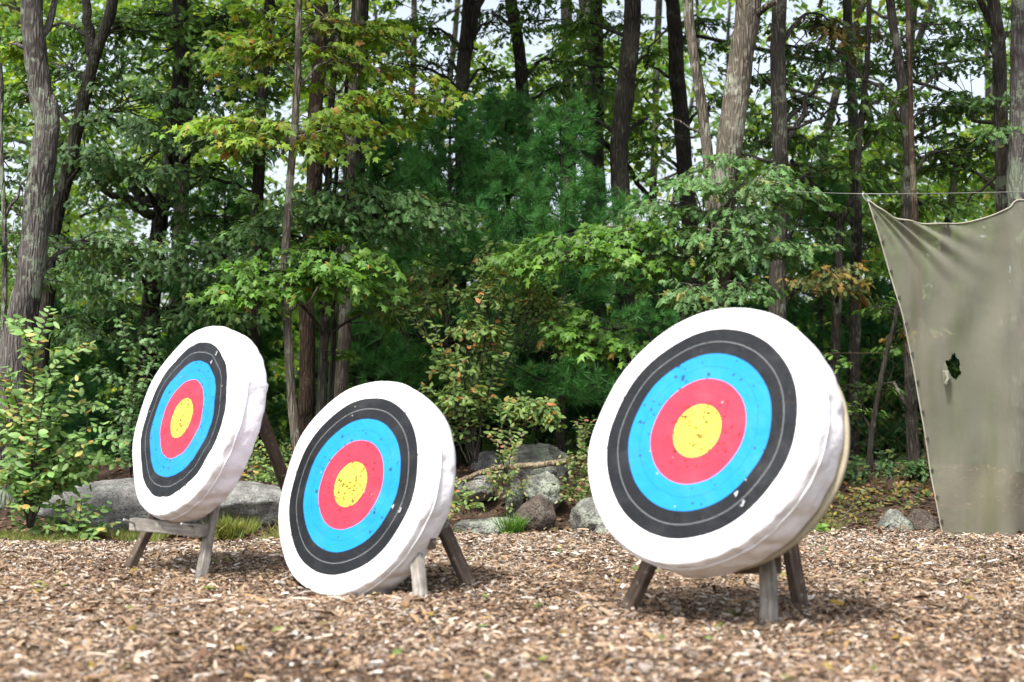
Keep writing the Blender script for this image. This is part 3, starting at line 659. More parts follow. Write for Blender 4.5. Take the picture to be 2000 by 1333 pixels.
easel('easel with a pale lichened front leg holding the largest target off the ground', C3, r_, u_, n_, .235, fl, fr, gnd(1567, 1187), 31, bar=(at(1395, 1101, 6.30), at(1526, 1101, 6.22), .045, .085, WOODB), pegs=[(at(1462, 1082, 5.98), at(1486, 1092, 6.22))], apexu=.44)

# ------------------------------------------------------------------ the hanging tarp on its cable
YT = 11.0
def tarp():
    zt = lambda px, py: at(px, py, YT)
    root = thing('backstop_tarp', zt(1845, 1046), 'olive grey mesh tarp with a torn hole hanging from a cable', 'tarp')
    O = zt(1845, 1046)
    left = np.array([(1695, 391), (1720, 470), (1742, 545), (1764, 620), (1783, 700), (1800, 790), (1814, 870), (1826, 945), (1836, 1000), (1846, 1050)], float)
    NU, NVV = 230, 240
    def cut(poly, n):
        q = smooth_poly(np.c_[poly, np.zeros(len(poly))], 4)[:, :2]; s = np.r_[0, np.cumsum(np.linalg.norm(np.diff(q, axis=0), axis=1))]; t = np.linspace(0, s[-1], n)
        return np.stack([np.interp(t, s, q[:, 0]), np.interp(t, s, q[:, 1])], 1)
    Lc = cut(left, NVV); XM = 2105.0                                       # mirror axis of the sheet, in the same plane
    Rc = Lc.copy(); Rc[:, 0] = 2 * XM - Rc[:, 0] - 190
    top = np.array([(1695, 391), (1716, 408), (1745, 424), (1785, 434), (1830, 438), (1880, 436), (1930, 424), (1970, 407), (2005, 391)], float)
    top = np.vstack([top, [(2100, 372), (2320, 391)]]); top[-2] = (2160, 430); Tc = cut(top, NU); Bc = np.stack([np.linspace(Lc[-1, 0], Rc[-1, 0], NU), 1050. + 4 * np.sin(np.linspace(0, 26, NU)) + 2 * np.sin(np.linspace(0, 61, NU))], 1)
    Rc[0] = Tc[-1]
    U = np.linspace(0, 1, NU)[None, :, None]; W = np.linspace(0, 1, NVV)[:, None, None]
    G = (1 - W) * Tc[None] + W * Bc[None] + (1 - U) * Lc[:, None] + U * Rc[:, None] - ((1 - U) * (1 - W) * Tc[0] + U * (1 - W) * Tc[-1] + (1 - U) * W * Bc[0] + U * W * Bc[-1])
    P = np.array([[at(x, y, 1.0) for x, y in row] for row in G]); P[..., 2] -= H; P *= YT; P[..., 2] += H
    # folds running down from the tied corner and soft billows
    dx, dz = G[..., 0] - 1695, G[..., 1] - 391; ang = np.arctan2(dz, dx + 1e-3); dist = np.hypot(dx, dz)
    fold = np.sin(ang * 34 + 1.2 * np.sin(dist * .02)) * .034 * np.exp(-((dist - 90) / 110) ** 2) * np.exp(-((ang - .55) / .35) ** 2)
    bill = .05 * np.sin(U[..., 0] * 9 + W[..., 0] * 2.2) * W[..., 0] + .03 * np.sin(U[..., 0] * 23 + 1 + W[..., 0]) * W[..., 0] ** 2
    P[..., 1] += fold + bill + .012 * np.sin(G[..., 0] * .06 + 1.5 * np.sin(G[..., 1] * .02))
    hole = np.array([(1846, 706), (1858, 701), (1860, 692), (1866, 690), (1870, 700), (1875, 703), (1876, 722), (1879, 731), (1873, 736), (1868, 742), (1860, 738), (1853, 726)], float)
    def inside(q, poly):
        c = np.zeros(q.shape[:-1], bool); j = len(poly) - 1
        for i in range(len(poly)):
            a, b_ = poly[i], poly[j]; c ^= ((a[1] > q[..., 1]) != (b_[1] > q[..., 1])) & (q[..., 0] < (b_[0] - a[0]) * (q[..., 1] - a[1]) / (b_[1] - a[1] + 1e-9) + a[0]); j = i
        return c
    mid = (G[:-1, :-1] + G[1:, 1:]) / 2; keep = ~inside(mid, hole).ravel()
    i = np.arange(NVV - 1)[:, None] * NU; j = np.arange(NU - 1)[None]; Fc = np.stack([i + j, i + j + 1, i + NU + j + 1, i + NU + j], -1).reshape(-1, 4)[keep]
    m, nt, b = newmat('mesh_fabric'); c = objco(nt); n1 = noise(nt, c, 1.6, 4); n2 = noise(nt, c, 25, 4, .7); n3 = noise(nt, objco(nt, (1, 1, .18)), 4.5, 5)
    col = ramp(nt, n1, [(.35, (.215, .218, .165)), (.65, (.285, .282, .222))]); col = mix(nt, ramp(nt, n3, [(.48, (0, 0, 0)), (.7, (.6, .6, .6))]), col, (.16, .18, .08))
    col = mix(nt, mth(nt, 'MULTIPLY', n2, .35), col, (.18, .165, .125)); nt.links.new(col, b.inputs['Base Color']); b.inputs['Roughness'].default_value = .9; b.inputs['Specular IOR Level'].default_value = .1
    bump(nt, b, n2, .3, .006)
    tr = N(nt, 'ShaderNodeBsdfTransparent'); tl = N(nt, 'ShaderNodeBsdfTranslucent'); nt.links.new(col, tl.inputs[0]); a = N(nt, 'ShaderNodeMixShader', i_0=.18); nt.links.new(b.outputs[0], a.inputs[1]); nt.links.new(tl.outputs[0], a.inputs[2])
    a2 = N(nt, 'ShaderNodeMixShader', i_0=.33); nt.links.new(a.outputs[0], a2.inputs[1]); nt.links.new(tr.outputs[0], a2.inputs[2]); nt.links.new(a2.outputs[0], nt.nodes['Material Output'].inputs[0])
    mb = MB(); mb.add(P.reshape(-1, 3), Fc); mb.build('fabric', m, root, O)
    hm = plain('hem_webbing', (.30, .285, .22), .9)
    for nm, ln in (('hem', P[:, 0]), ('hem', P[0])):
        h = MB(); tube(h, ln[::2] - np.array([0, .003, 0]), .007, 6); h.build(nm, hm, root, O)
    for f in (.05, .125, .21, .29, .37, .46, .54, .63, .71, .8, .88, .95):
        p = P[int(f * (NVV - 1)), 2]; g = MB(); t = np.linspace(0, 6.2832, 13); tube(g, p + np.stack([.008 * np.cos(t), 0 * t - .014, .008 * np.sin(t)], 1), .004, 6, cap=False); g.build('grommet', DARKM, root, O)
    for f in (.12, .25):
        p = P[1, int(f * (NU - 1))]; g = MB(); t = np.linspace(0, 6.2832, 13); tube(g, p + np.stack([.008 * np.cos(t), 0 * t - .014, .008 * np.sin(t)], 1), .004, 6, cap=False); g.build('grommet', DARKM, root, O)
    fl = MB(); q = np.array([at(x, y, YT - .03) for x, y in ((1846, 706), (1852, 724), (1858, 738), (1848, 742), (1845, 752), (1839, 750), (1842, 730), (1840, 724))]); q[3:7, 1] -= .06
    qq = np.concatenate([q, q + np.array([0, .004, 0])]); k = len(q); fl.add(qq, [tuple(range(k)), tuple(range(2 * k - 1, k - 1, -1))] + [(i, (i + 1) % k, k + (i + 1) % k, k + i) for i in range(k)], smooth=False); fl.build('torn_flap', plain('flap_cloth', (.15, .15, .11), .9), root, O)
    c0, c1 = at(1686, 379, YT), at(1698, 394, YT); hk = MB(); t = np.linspace(0, 6.2832, 17); ax = nrm(c1 - c0); sdv = np.array([ax[2], 0, -ax[0]])
    tube(hk, (c0 + c1) / 2 + np.outer(np.cos(t) * .042, ax) + np.outer(np.sin(t) * .016, sdv), .006, 6, cap=False); hk.build('carabiner', STEEL, root, O)
    cb = MB(); pts = smooth_poly([at(1418, 366, 12.15), at(1560, 375, 11.5), at(1690, 379, YT), at(1850, 378, YT), at(2010, 375, YT), at(2330, 372, YT)], .2); tube(cb, pts, .0035, 6)
    o = cb.build('cable', WIRE, None, pts[0]); tag(o, 'thin steel cable strung between trees above the tarp', 'cable')
tarp()
def chainlink():
    Y0 = 13.6; o = at(1650, 960, Y0); x0, x1 = at(1560, 900, Y0)[0], at(1900, 900, Y0)[0]; z0, z1 = to_terrain(o[0], Y0), at(1700, 690, Y0)[2]
    root = thing('chain_link_fence', (x0, Y0, z0), 'rusty chain link fence faintly seen behind the tarp', 'fence'); O = np.array([x0, Y0, z0]); mb = MB(); p = .07
    hgt = z1 - z0; n = int((x1 - x0) / p); nh = int(hgt / p)
    for i in range(n):
        zz = np.arange(nh + 1) * p; s = ((np.arange(nh + 1) + i) % 2) * 2 - 1
        tube(mb, np.stack([x0 + i * p + s * p * .5, Y0 + .003 * s, z0 + zz], 1), .0016, 3, cap=False)
    mb.build('wire_mesh', RUST, root, O)
    t = MB(); tube(t, np.array([(x0, Y0, z1), (x1, Y0, z1)]), .002, 6); t.build('tension_wire', RUST, root, O)
    for x in (x0,):
        k = MB(); tube(k, np.array([(x, Y0 + .03, z0 - .1), (x, Y0 + .03, z1 + .04)]), .02, 8); k.build('post', RUST, root, O)
chainlink()

# ------------------------------------------------------------------ rocks
import bmesh
def rock(name, label, box, Y, depth, mat, seed, sink=.25, flat=1.0, cuts=9, group='boulders at the edge of the range', rot=0.0, rough=.13):
    rng = np.random.default_rng(300 + seed); x0, y0, x1, y1 = box
    a = at(x0, y1, Y); b_ = at(x1, y0, Y); hw = (b_[0] - a[0]) / 2; hh = (b_[2] - a[2]); bot = a[2] - sink * hh - .06
    c = np.array([(a[0] + b_[0]) / 2, Y + depth * .35, (b_[2] + bot) / 2]); sz = np.array([hw, depth / 2, (b_[2] - bot) / 2])
    bm = bmesh.new(); bmesh.ops.create_icosphere(bm, subdivisions=5, radius=1); V = np.array([v.co for v in bm.verts])
    Nn = nrm(rng.normal(0, 1, (cuts, 3)) * np.array([1, 1, flat])); Dd = rng.uniform(.74, .95, cuts)
    s = np.ones(len(V))
    for nn, d in zip(Nn, Dd):
        q = V @ nn; s = np.where(q > d * .98, np.minimum(s, d / np.maximum(q, 1e-6)), s)
    V = V * s[:, None]
    ns = np.array([mnoise.fractal(Vector(v * 1.6 + seed * 7.3), 1.0, 2.0, 5) for v in V]); V = V * (1 + rough * ns)[:, None]
    ns2 = np.array([mnoise.noise(Vector(v * 11 + seed)) + 1.6 * abs(mnoise.noise(Vector(v * 4.3 - seed))) for v in V]); V = V * (1 + .028 * ns2)[:, None]
    V = V / np.array([np.abs(V[:, 0]).max(), np.abs(V[:, 1]).max(), 1]); V[:, 2] = (V[:, 2] - V[:, 2].min()) / np.ptp(V[:, 2]) * 2 - 1
    V = V * sz
    for v, q in zip(bm.verts, V): v.co = q
    for f in bm.faces: f.smooth = True
    me = bpy.data.meshes.new(name); bm.to_mesh(me); bm.free(); me.materials.append(ROCK[mat]); o = bpy.data.objects.new(name, me); scene.collection.objects.link(o); o.location = c; o.rotation_euler = (0, 0, rot)
    return tag(o, label, 'rock', group)
rock('rock_ledge', 'long low grey rock ledge behind the farthest target', (10, 934, 600, 1036), 11.2, 1.3, 'grey', 1, flat=2.2, cuts=5, rough=.07)
rock('boulder', 'broad lichened dome of rock with a fallen branch lying across it', (960, 866, 1135, 962), 12.5, 1.0, 'white', 2, cuts=8)
rock('boulder', 'small dim rock at the back of the mound, left of the dome', (915, 880, 1000, 935), 12.9, .5, 'grey', 13)
rock('boulder', 'whitish rounded boulder sitting on top of the brown one', (1013, 922, 1104, 978), 11.8, .4, 'white', 3)
rock('boulder', 'narrow dark upright stone beside the whitish boulder', (985, 932, 1022, 985), 11.75, .25, 'grey', 4)
rock('boulder', 'smooth brown boulder beside the green grass tuft', (1003, 968, 1088, 1020), 11.4, .34, 'brown', 5, cuts=4, rough=.06)
rock('boulder', 'blocky grey green boulder just left of the largest target', (1113, 972, 1222, 1050), 11.2, .45, 'white', 6, cuts=6)
rock('boulder', 'small broken stone at the foot of the blocky boulder', (1160, 1020, 1206, 1052), 10.95, .2, 'white', 7)
rock('stone_slab', 'thin pale slab below the fallen branch on the mound', (888, 930, 970, 962), 11.9, .5, 'grey', 8, flat=3)
rock('stone_slab', 'flat grey slab level with the wood chips behind the ground-resting target', (880, 1012, 1020, 1038), 11.3, .45, 'white', 9, flat=3)
rock('boulder', 'mottled stone seen under the rim of the largest target', (1542, 1008, 1602, 1046), 11.3, .3, 'white', 10)
rock('boulder', 'pale grey rock close to the bottom corner of the tarp', (1722, 996, 1792, 1050), 11.35, .35, 'white', 11)
rock('boulder', 'darker brown grey rock tucked against the edge of the tarp', (1775, 995, 1836, 1050), 11.5, .35, 'brown', 12)
def stick(name, label, pts, r0, r1, mat, seed, cat='branch', forks=()):
    rng = np.random.default_rng(seed); P = smooth_poly([at(*p) for p in pts], .04); P = P + rng.normal(0, .004, P.shape); mb = MB(); tube(mb, P, np.linspace(r0, r1, len(P)), 8, 0, rng, .06)
    for f in forks: tube(mb, smooth_poly([at(*p) for p in f], .05), .006, 5)
    o = mb.build(name, mat, None, P[0]); return tag(o, label, cat)
stick('fallen_branch', 'bare tan branch lying across the rocks of the mound', [(888, 944, 11.9), (935, 925, 11.9), (985, 913, 11.95), (1045, 910, 12.0), (1090, 903, 12.1), (1114, 896, 12.2)], .020, .028, bark_mat('bare_wood', (.2, .15, .095), (.36, .29, .2)), 3)
stick('fallen_branch', 'brown stick lying on the soil between the target and the tarp rocks', [(1600, 1036, 11.5), (1650, 1039, 11.45), (1700, 1042, 11.4)], .022, .016, BARK['red'], 4)

# ------------------------------------------------------------------ trees
T = tree
T('oak_tree', 'thick grey leaning trunk with pale lichen patches and a swollen burl', 12.4, [(62, -20), (65, 60), (78, 170), (90, 240), (84, 310), (72, 420), (54, 560), (32, 690), (14, 810), (4, 1000)], (42, 67), 'grey',
  [(40, 85, .2, 50, 18, 3, 'maple', 'maple', .11, .3), (160, 470, .5, 120, 40, 12, 'oak', 'oak', .13, .42), (60, 540, .6, 60, 40, 5, 'oak', 'oak', .13, .4)], [([(82, 70), (100, 30), (108, -30)], 16, 10, .2), ([(60, 190), (40, 178)], 10, 5)], 1, burl=(102, 243, .062, .26))
T('oak_tree', 'dark forked trunk leaning just behind the lichened trunk', 14.6, [(222, -20), (205, 50), (185, 110), (160, 220), (132, 330), (108, 430), (95, 560), (80, 700), (72, 860)], (22, 33), 'dark',
  [(190, 300, -.3, 50, 60, 6, 'oak', 'oak', .14, .45), (150, 480, -.2, 60, 50, 6, 'oak', 'oak', .14, .45), (250, 200, .6, 130, 70, 16, 'oak', 'oak', .14, .5), (130, 130, .8, 100, 90, 14, 'oak', 'mid', .14, .5), (260, 60, .9, 110, 60, 10, 'oak', 'mid', .14, .5), (120, 620, .9, 90, 50, 8, 'oak', 'oak', .14, .45)], [([(186, 112), (172, 40), (165, -30)], 22, 16, .3)], 2)
T('sapling', 'thin grey sapling at the very edge, branching towards the lichened trunk', 13.0, [(2, 300), (8, 420), (9, 560), (5, 720), (4, 900)], (9, 13), 'grey', [(20, 300, .2, 40, 40, 4, 'oak', 'oak', .12, .35), (10, 640, .3, 50, 30, 3, 'maple', 'mapleg', .11, .35)], [([(8, 430), (30, 385), (58, 345)], 7, 4)], 3, top=5, roof=None, cat='sapling')
T('oak_tree', 'dark oak with a crooked heavy limb reaching left over blue green foliage', 15.6, [(352, -20), (353, 100), (348, 210), (332, 320), (318, 400), (303, 520), (290, 660), (284, 850)], (28, 36), 'dark',
  [(330, 255, -.8, 130, 60, 20, 'oak', 'oak', .14, .5), (230, 330, -.8, 100, 60, 14, 'oak', 'oak', .14, .5), (440, 265, -.6, 80, 50, 12, 'oak', 'oak', .14, .5), (260, 510, -.9, 120, 40, 14, 'oak', 'oak', .14, .5), (340, 600, -.7, 110, 50, 12, 'oak', 'oak', .14, .5), (350, 90, .2, 120, 70, 16, 'oak', 'mid', .14, .5), (230, 640, -.5, 90, 60, 8, 'oak', 'oak', .14, .45), (480, 150, .3, 80, 60, 9, 'oak', 'oak', .14, .5), (410, 480, -.4, 90, 40, 8, 'oak', 'oak', .14, .5)],
  [([(314, 425), (270, 405), (235, 385), (198, 368)], 22, 14, -.3), ([(318, 400), (270, 395), (262, 345)], 24, 20, .2)], 4)
T('red_maple', 'brown trunk with low dead limbs left of the slender pale maple', 15.2, [(528, -20), (520, 60), (512, 200), (505, 350), (500, 480), (497, 620), (494, 800)], (20, 28), 'dark', [(420, 420, .4, 70, 40, 7, 'oak', 'oak', .13, .45), (560, 20, .6, 90, 50, 8, 'maple', 'mid', .12, .45), (420, 40, .6, 90, 60, 10, 'oak', 'mid', .14, .5)], [([(495, 545), (430, 500), (360, 488)], 12, 5, -.3), ([(503, 380), (460, 360), (400, 345), (360, 350)], 9, 4, -.2)], 5)
T('young_maple', 'slender pale maple with yellow green leaves that are turning orange', 12.1, [(584, -20), (582, 120), (576, 240), (570, 320), (562, 420), (558, 520), (560, 620), (566, 740), (576, 850), (584, 980)], (13, 19), 'pale',
  [(500, 240, -.1, 100, 24, 12, 'maple', 'maple', .125, .40), (560, 275, .1, 70, 18, 6, 'maple', 'maple', .12, .36), (640, 235, .1, 90, 34, 10, 'maple', 'maple', .12, .42), (520, 95, .2, 110, 44, 14, 'maple', 'maple', .12, .42), (640, 40, .3, 110, 46, 14, 'maple', 'maple', .12, .42), (700, 130, .3, 70, 50, 8, 'maple', 'maple', .12, .4), (800, 195, .5, 80, 28, 7, 'maple', 'maple', .12, .4)], [([(562, 612), (600, 590), (622, 560)], 7, 4, -.2), ([(558, 622), (548, 600), (545, 580)], 6, 3)], 6, top=6.5, roof=(40, 1.2), cat='young tree')
T('red_maple', 'reddish dark trunk directly behind the two slender maples', 14.7, [(630, -20), (622, 150), (612, 320), (605, 480), (600, 640), (597, 850)], (26, 34), 'red', [(660, 60, .8, 80, 60, 8, 'maple', 'mid', .12, .45)], [([(612, 300), (650, 360), (690, 350)], 8, 4, .2)], 7)
T('young_maple', 'slim grey maple carrying the bright green leaf tier above the middle target', 12.8, [(655, 120), (646, 220), (640, 350), (636, 500), (634, 640), (628, 780), (622, 950)], (12, 21), 'mid',
  [(520, 565, -.7, 70, 16, 7, 'maple', 'mapleg', .125, .36), (600, 525, -.7, 100, 24, 13, 'maple', 'mapleg', .125, .42), (680, 535, -.5, 70, 24, 8, 'maple', 'mapleg', .125, .42), (650, 490, -.5, 60, 20, 6, 'maple', 'mapleg', .12, .4), (650, 690, -.1, 40, 8, 1, 'maple', 'mapleg', .12, .3), (730, 605, .1, 30, 18, 2, 'maple', 'mapleg', .13, .32)], (), 8, top=5.0, roof=None, cat='young tree')
T('sapling', 'whip thin dark sapling crossing in front of the pale trunk', 12.9, [(692, -20), (682, 120), (668, 250), (652, 390), (648, 520), (652, 640), (648, 760), (640, 900)], (7, 9), 'dark', [(600, 410, -.4, 90, 22, 8, 'oak', 'oaklight', .13, .42), (690, 380, -.3, 80, 26, 9, 'oak', 'oaklight', .13, .42), (780, 420, -.3, 90, 26, 9, 'oak', 'oaklight', .13, .42), (850, 405, -.3, 40, 14, 3, 'oak', 'oaklight', .13, .36), (560, 455, -.3, 70, 26, 6, 'oak', 'oaklight', .13, .40), (700, 445, -.3, 60, 22, 5, 'oak', 'oaklight', .13, .4)], (), 9, top=6, roof=None, cat='sapling')
T('red_maple', 'pale mottled trunk right of the slim grey maple', 14.0, [(697, -20), (688, 150), (685, 300), (682, 450), (677, 580), (669, 720), (662, 880)], (18, 30), 'pale', [(760, 90, .6, 60, 40, 5, 'maple', 'mid', .12, .45)], (), 10)
T('sapling', 'thin brown stem squeezed between the slim maple and the pale trunk', 13.4, [(668, 430), (660, 520), (655, 600), (646, 740), (640, 900)], (8, 11), 'mid', [(665, 420, 0, 40, 20, 2, 'maple', 'mapleg', .12, .3)], (), 11, top=4, roof=None, cat='sapling')
T('red_maple', 'shadowed trunk standing right of the pale mottled trunk', 16.2, [(712, -20), (706, 200), (702, 420), (700, 620), (702, 860)], (18, 26), 'dark', [(740, 330, .6, 70, 60, 6, 'maple', 'mid', .12, .45)], (), 12)
T('oak_tree', 'dark trunk forking high up above the left pine', 17.0, [(916, -20), (910, 80), (902, 180), (903, 260), (905, 360), (900, 460), (895, 620), (890, 800)], (26, 32), 'dark', [(820, 60, .7, 80, 50, 7, 'oak', 'mid', .14, .5), (980, 60, .8, 60, 40, 5, 'oak', 'mid', .14, .5)], [([(908, 120), (925, 50), (946, -30)], 22, 16, .4), ([(900, 345), (860, 310), (800, 298), (730, 295)], 11, 4, -.6)], 13)
T('oak_tree', 'bare dark trunk dropping into the middle of the pines', 18.0, [(996, -20), (1012, 80), (1022, 180), (1033, 280), (1042, 380), (1050, 480), (1056, 620), (1060, 820)], (24, 28), 'dark', [(1080, 120, .8, 70, 50, 6, 'oak', 'mid', .14, .5)], [([(1030, 240), (960, 200), (900, 230)], 6, 3, .3)], 14)
T('oak_tree', 'thin far trunk with a drooping limb against bright sky', 20.0, [(1164, -20), (1168, 150), (1167, 300), (1170, 430), (1172, 600), (1172, 800)], (24, 28), 'dark', [(1100, 190, .8, 70, 30, 6, 'oak', 'oak', .16, .55), (1150, 90, .8, 80, 40, 7, 'oak', 'mid', .16, .55)], [([(1172, 290), (1130, 240), (1090, 200)], 10, 5, .2), ([(1172, 270), (1220, 320), (1265, 380), (1282, 420)], 14, 8, .4)], 15)
T('oak_tree', 'straight dark trunk clear against the sky right of the pines', 15.5, [(1237, -20), (1229, 100), (1219, 200), (1211, 290), (1211, 390), (1218, 480), (1222, 600), (1226, 820)], (34, 40), 'dark', [(1150, 40, .6, 80, 40, 6, 'oak', 'mid', .14, .5), (1120, 225, .4, 60, 20, 4, 'oak', 'oak', .14, .5)], [([(1222, 150), (1270, 90), (1300, 60)], 7, 3, .2)], 16)
T('oak_tree', 'rough dark trunk left of the pale lichened stem', 18.0, [(1312, -20), (1320, 120), (1330, 230), (1340, 340), (1346, 460), (1350, 640), (1350, 820)], (28, 38), 'dark', [(1260, 130, .8, 60, 60, 5, 'oak', 'mid', .15, .5), (1290, 300, .8, 60, 60, 4, 'oak', 'mid', .15, .5)], (), 17)
T('oak_tree', 'slender pale lichened stem leaning onto the big pale trunk', 12.7, [(1342, -20), (1352, 80), (1366, 170), (1378, 270), (1386, 370), (1392, 470), (1396, 600), (1400, 1000)], (20, 24), 'pale', [(1310, 500, -.5, 70, 24, 6, 'maple', 'mapleg', .12, .4), (1230, 440, -.3, 60, 16, 3, 'maple', 'mapleg', .12, .38)], [([(1370, 260), (1310, 230), (1270, 260)], 6, 3, .3)], 18, roof=(70, 1.4))
T('oak_tree', 'big pale trunk with a snapped stub rising behind the largest target', 12.3, [(1463, -20), (1450, 80), (1438, 180), (1425, 280), (1412, 380), (1405, 480), (1402, 580), (1404, 720), (1408, 860), (1410, 1010)], (50, 50), 'pale',
  [(1420, 360, -.4, 90, 34, 7, 'oak', 'oaklight', .14, .38), (1400, 455, -.4, 80, 40, 7, 'oak', 'oaklight', .14, .38), (1490, 480, -.3, 80, 56, 10, 'oak', 'oaklight', .14, .38), (1400, 560, -.5, 70, 26, 6, 'oak', 'oaklight', .14, .36), (1350, 400, -.2, 60, 40, 5, 'oak', 'oaklight', .14, .38), (1500, 370, -.3, 40, 30, 4, 'oak', 'oaklight', .14, .36)], [([(1464, 42), (1490, 22), (1516, 2)], 17, 11, -.2)], 19, top=10)
T('oak_tree', 'dark straight trunk right of the pale trunk, with ascending limbs', 13.9, [(1522, -20), (1518, 150), (1524, 300), (1522, 440), (1519, 600), (1516, 800), (1515, 1010)], (29, 36), 'mid', [(1600, 200, .5, 80, 44, 8, 'oak', 'oak', .14, .45), (1570, 100, .6, 70, 40, 7, 'oak', 'oak', .14, .45), (1500, 260, .4, 70, 30, 5, 'oak', 'oak', .14, .42), (1590, 560, .2, 70, 40, 3, 'oak', 'rust', .13, .4)], [([(1530, 300), (1560, 230), (1595, 165), (1640, 110)], 13, 6, .3), ([(1524, 330), (1470, 300), (1430, 310)], 8, 4, .3), ([(1520, 260), (1600, 225), (1675, 200)], 7, 3, .2)], 20)
T('young_tree', 'slim y shaped tree dividing low down, left of the tarp corner', 14.4, [(1698, 40), (1690, 160), (1678, 280), (1664, 390), (1642, 430), (1638, 520), (1634, 620), (1630, 760), (1627, 930)], (10, 21), 'mid', [(1600, 330, .4, 60, 40, 6, 'oak', 'mid', .13, .42), (1620, 545, -.5, 60, 18, 4, 'oak', 'rust', .14, .36), (1690, 250, .6, 60, 60, 7, 'oak', 'mid', .13, .42)], [([(1642, 432), (1602, 396), (1572, 350), (1546, 312)], 14, 9, .2)], 21, top=5.5, roof=None, cat='young tree')
T('red_maple', 'far grey trunk standing behind the y shaped tree', 17.0, [(1652, -20), (1660, 120), (1668, 270), (1672, 420), (1670, 560), (1668, 800)], (18, 24), 'mid', [(1640, 60, .6, 60, 50, 5, 'oak', 'rust', .14, .5), (1720, 340, .8, 70, 60, 7, 'oak', 'mid', .14, .5), (1700, 480, .8, 60, 60, 6, 'oak', 'mid', .14, .5)], (), 22)
T('red_maple', 'bending trunk passing just left of the tarp edge', 13.9, [(1736, -20), (1755, 110), (1768, 220), (1774, 320), (1770, 420), (1772, 560), (1776, 700), (1782, 850), (1788, 1010)], (17, 23), 'mid', [(1800, 120, .6, 80, 40, 8, 'oak', 'oak', .13, .45), (1840, 300, .8, 80, 60, 9, 'oak', 'mid', .13, .45), (1740, 600, .5, 50, 60, 4, 'oak', 'mid', .13, .4)], [([(1766, 240), (1725, 190), (1690, 150), (1615, 85)], 10, 4, .3), ([(1764, 200), (1810, 160), (1850, 130)], 8, 4, .3)], 23)
T('oak_tree', 'brown trunk with a low fork rising behind the tarp', 14.2, [(1938, -20), (1950, 80), (1955, 200), (1956, 320), (1956, 440), (1961, 620), (1966, 800), (1970, 1010)], (25, 33), 'mid', [(1900, 200, .6, 70, 60, 8, 'oak', 'mid', .13, .45), (1880, 330, .8, 70, 50, 7, 'oak', 'mid', .13, .45), (1980, 250, -.3, 50, 50, 5, 'oak', 'oaklight', .13, .4)], [([(1948, 60), (1925, 20), (1902, -30)], 16, 12, .3), ([(1950, 340), (1900, 380), (1870, 405)], 8, 4, .3)], 24)
T('oak_tree', 'stout grey trunk at the far side beside the brown forked one', 13.6, [(1990, -20), (1990, 150), (1989, 300), (1990, 450), (1993, 700), (1996, 1010)], (34, 42), 'grey', [(2040, 150, .3, 50, 60, 5, 'oak', 'oak', .13, .45)], (), 25)
T('tree_snag', 'short broken snag without leaves seen above the tarp', 16.8, [(1868, 320), (1858, 390), (1847, 470), (1838, 640), (1835, 850)], (14, 24), 'mid', (), (), 26, roof=None, cat='dead tree', stub=True)
T('young_tree', 'thin reddish trunk hugging the lower tarp edge', 13.1, [(1772, -20), (1778, 200), (1787, 420), (1796, 600), (1806, 760), (1814, 900), (1817, 1010)], (9, 16), 'red', [(1760, 180, .2, 40, 40, 3, 'oak', 'mid', .13, .4)], (), 27, roof=None, top=7, cat='young tree')
T('sapling', 'leaning dark sapling between the largest target and the tarp', 13.3, [(1782, 420), (1760, 560), (1745, 640), (1730, 700), (1714, 780), (1700, 870), (1692, 1000)], (6, 12), 'dark', [(1690, 800, .2, 60, 60, 3, 'oak', 'mid', .11, .35), (1750, 650, .1, 40, 30, 2, 'oak', 'rust', .12, .35)], (), 28, roof=None, stub=True, cat='sapling')
T('young_maple', 'young maple with bright leaf sprays left of the big pale trunk', 12.5, [(1330, 560), (1335, 640), (1330, 760), (1322, 1000)], (8, 14), 'mid', [(1130, 490, -.4, 80, 18, 8, 'maple', 'mapleg', .125, .38), (1050, 500, -.2, 60, 16, 5, 'maple', 'mapleg', .125, .36), (1240, 450, -.3, 60, 22, 6, 'maple', 'mapleg', .12, .36), (1170, 640, -.2, 66, 18, 8, 'maple', 'mapleg', .12, .34), (1200, 672, -.2, 50, 14, 4, 'maple', 'mapleg', .12, .32)], [([(1332, 600), (1300, 530), (1240, 485), (1190, 488), (1130, 510)], 10, 4, -.3)], 29, top=3, roof=None, stub=True, cat='young tree')

P_ = pine
P_('pine_tree', 'rounded young pine in front of the bare dark trunk', 14.8, 1095, 215, 400, 1, bottom=.7)
P_('pine_tree', 'broad soft pine beneath the high forking trunk', 15.2, 880, 215, 420, 2, bottom=.6)
P_('pine_tree', 'taller pine set back between the two front pines', 16.2, 985, 190, 380, 3, bottom=.6)
P_('pine_tree', 'dim pine left of the mottled pale trunks', 16.4, 745, 240, 300, 4, 'pine', bottom=.5)
P_('pine_tree', 'blue green pine half hidden behind the left oak foliage', 17.0, 440, 360, 340, 5, bottom=.5)
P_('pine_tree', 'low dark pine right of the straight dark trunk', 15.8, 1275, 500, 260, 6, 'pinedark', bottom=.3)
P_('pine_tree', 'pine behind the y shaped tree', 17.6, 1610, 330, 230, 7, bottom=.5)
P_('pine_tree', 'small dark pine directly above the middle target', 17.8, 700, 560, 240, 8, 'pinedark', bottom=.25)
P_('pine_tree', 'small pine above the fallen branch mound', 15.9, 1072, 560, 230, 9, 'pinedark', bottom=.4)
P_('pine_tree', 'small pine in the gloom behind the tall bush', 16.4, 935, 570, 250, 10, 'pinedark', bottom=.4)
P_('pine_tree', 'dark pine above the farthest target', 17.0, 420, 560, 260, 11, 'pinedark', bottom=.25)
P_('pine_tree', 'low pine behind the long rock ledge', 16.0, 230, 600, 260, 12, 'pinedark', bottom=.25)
P_('pine_tree', 'low pine beyond the lichened trunk', 16.5, 90, 590, 240, 13, 'pinedark', bottom=.25)
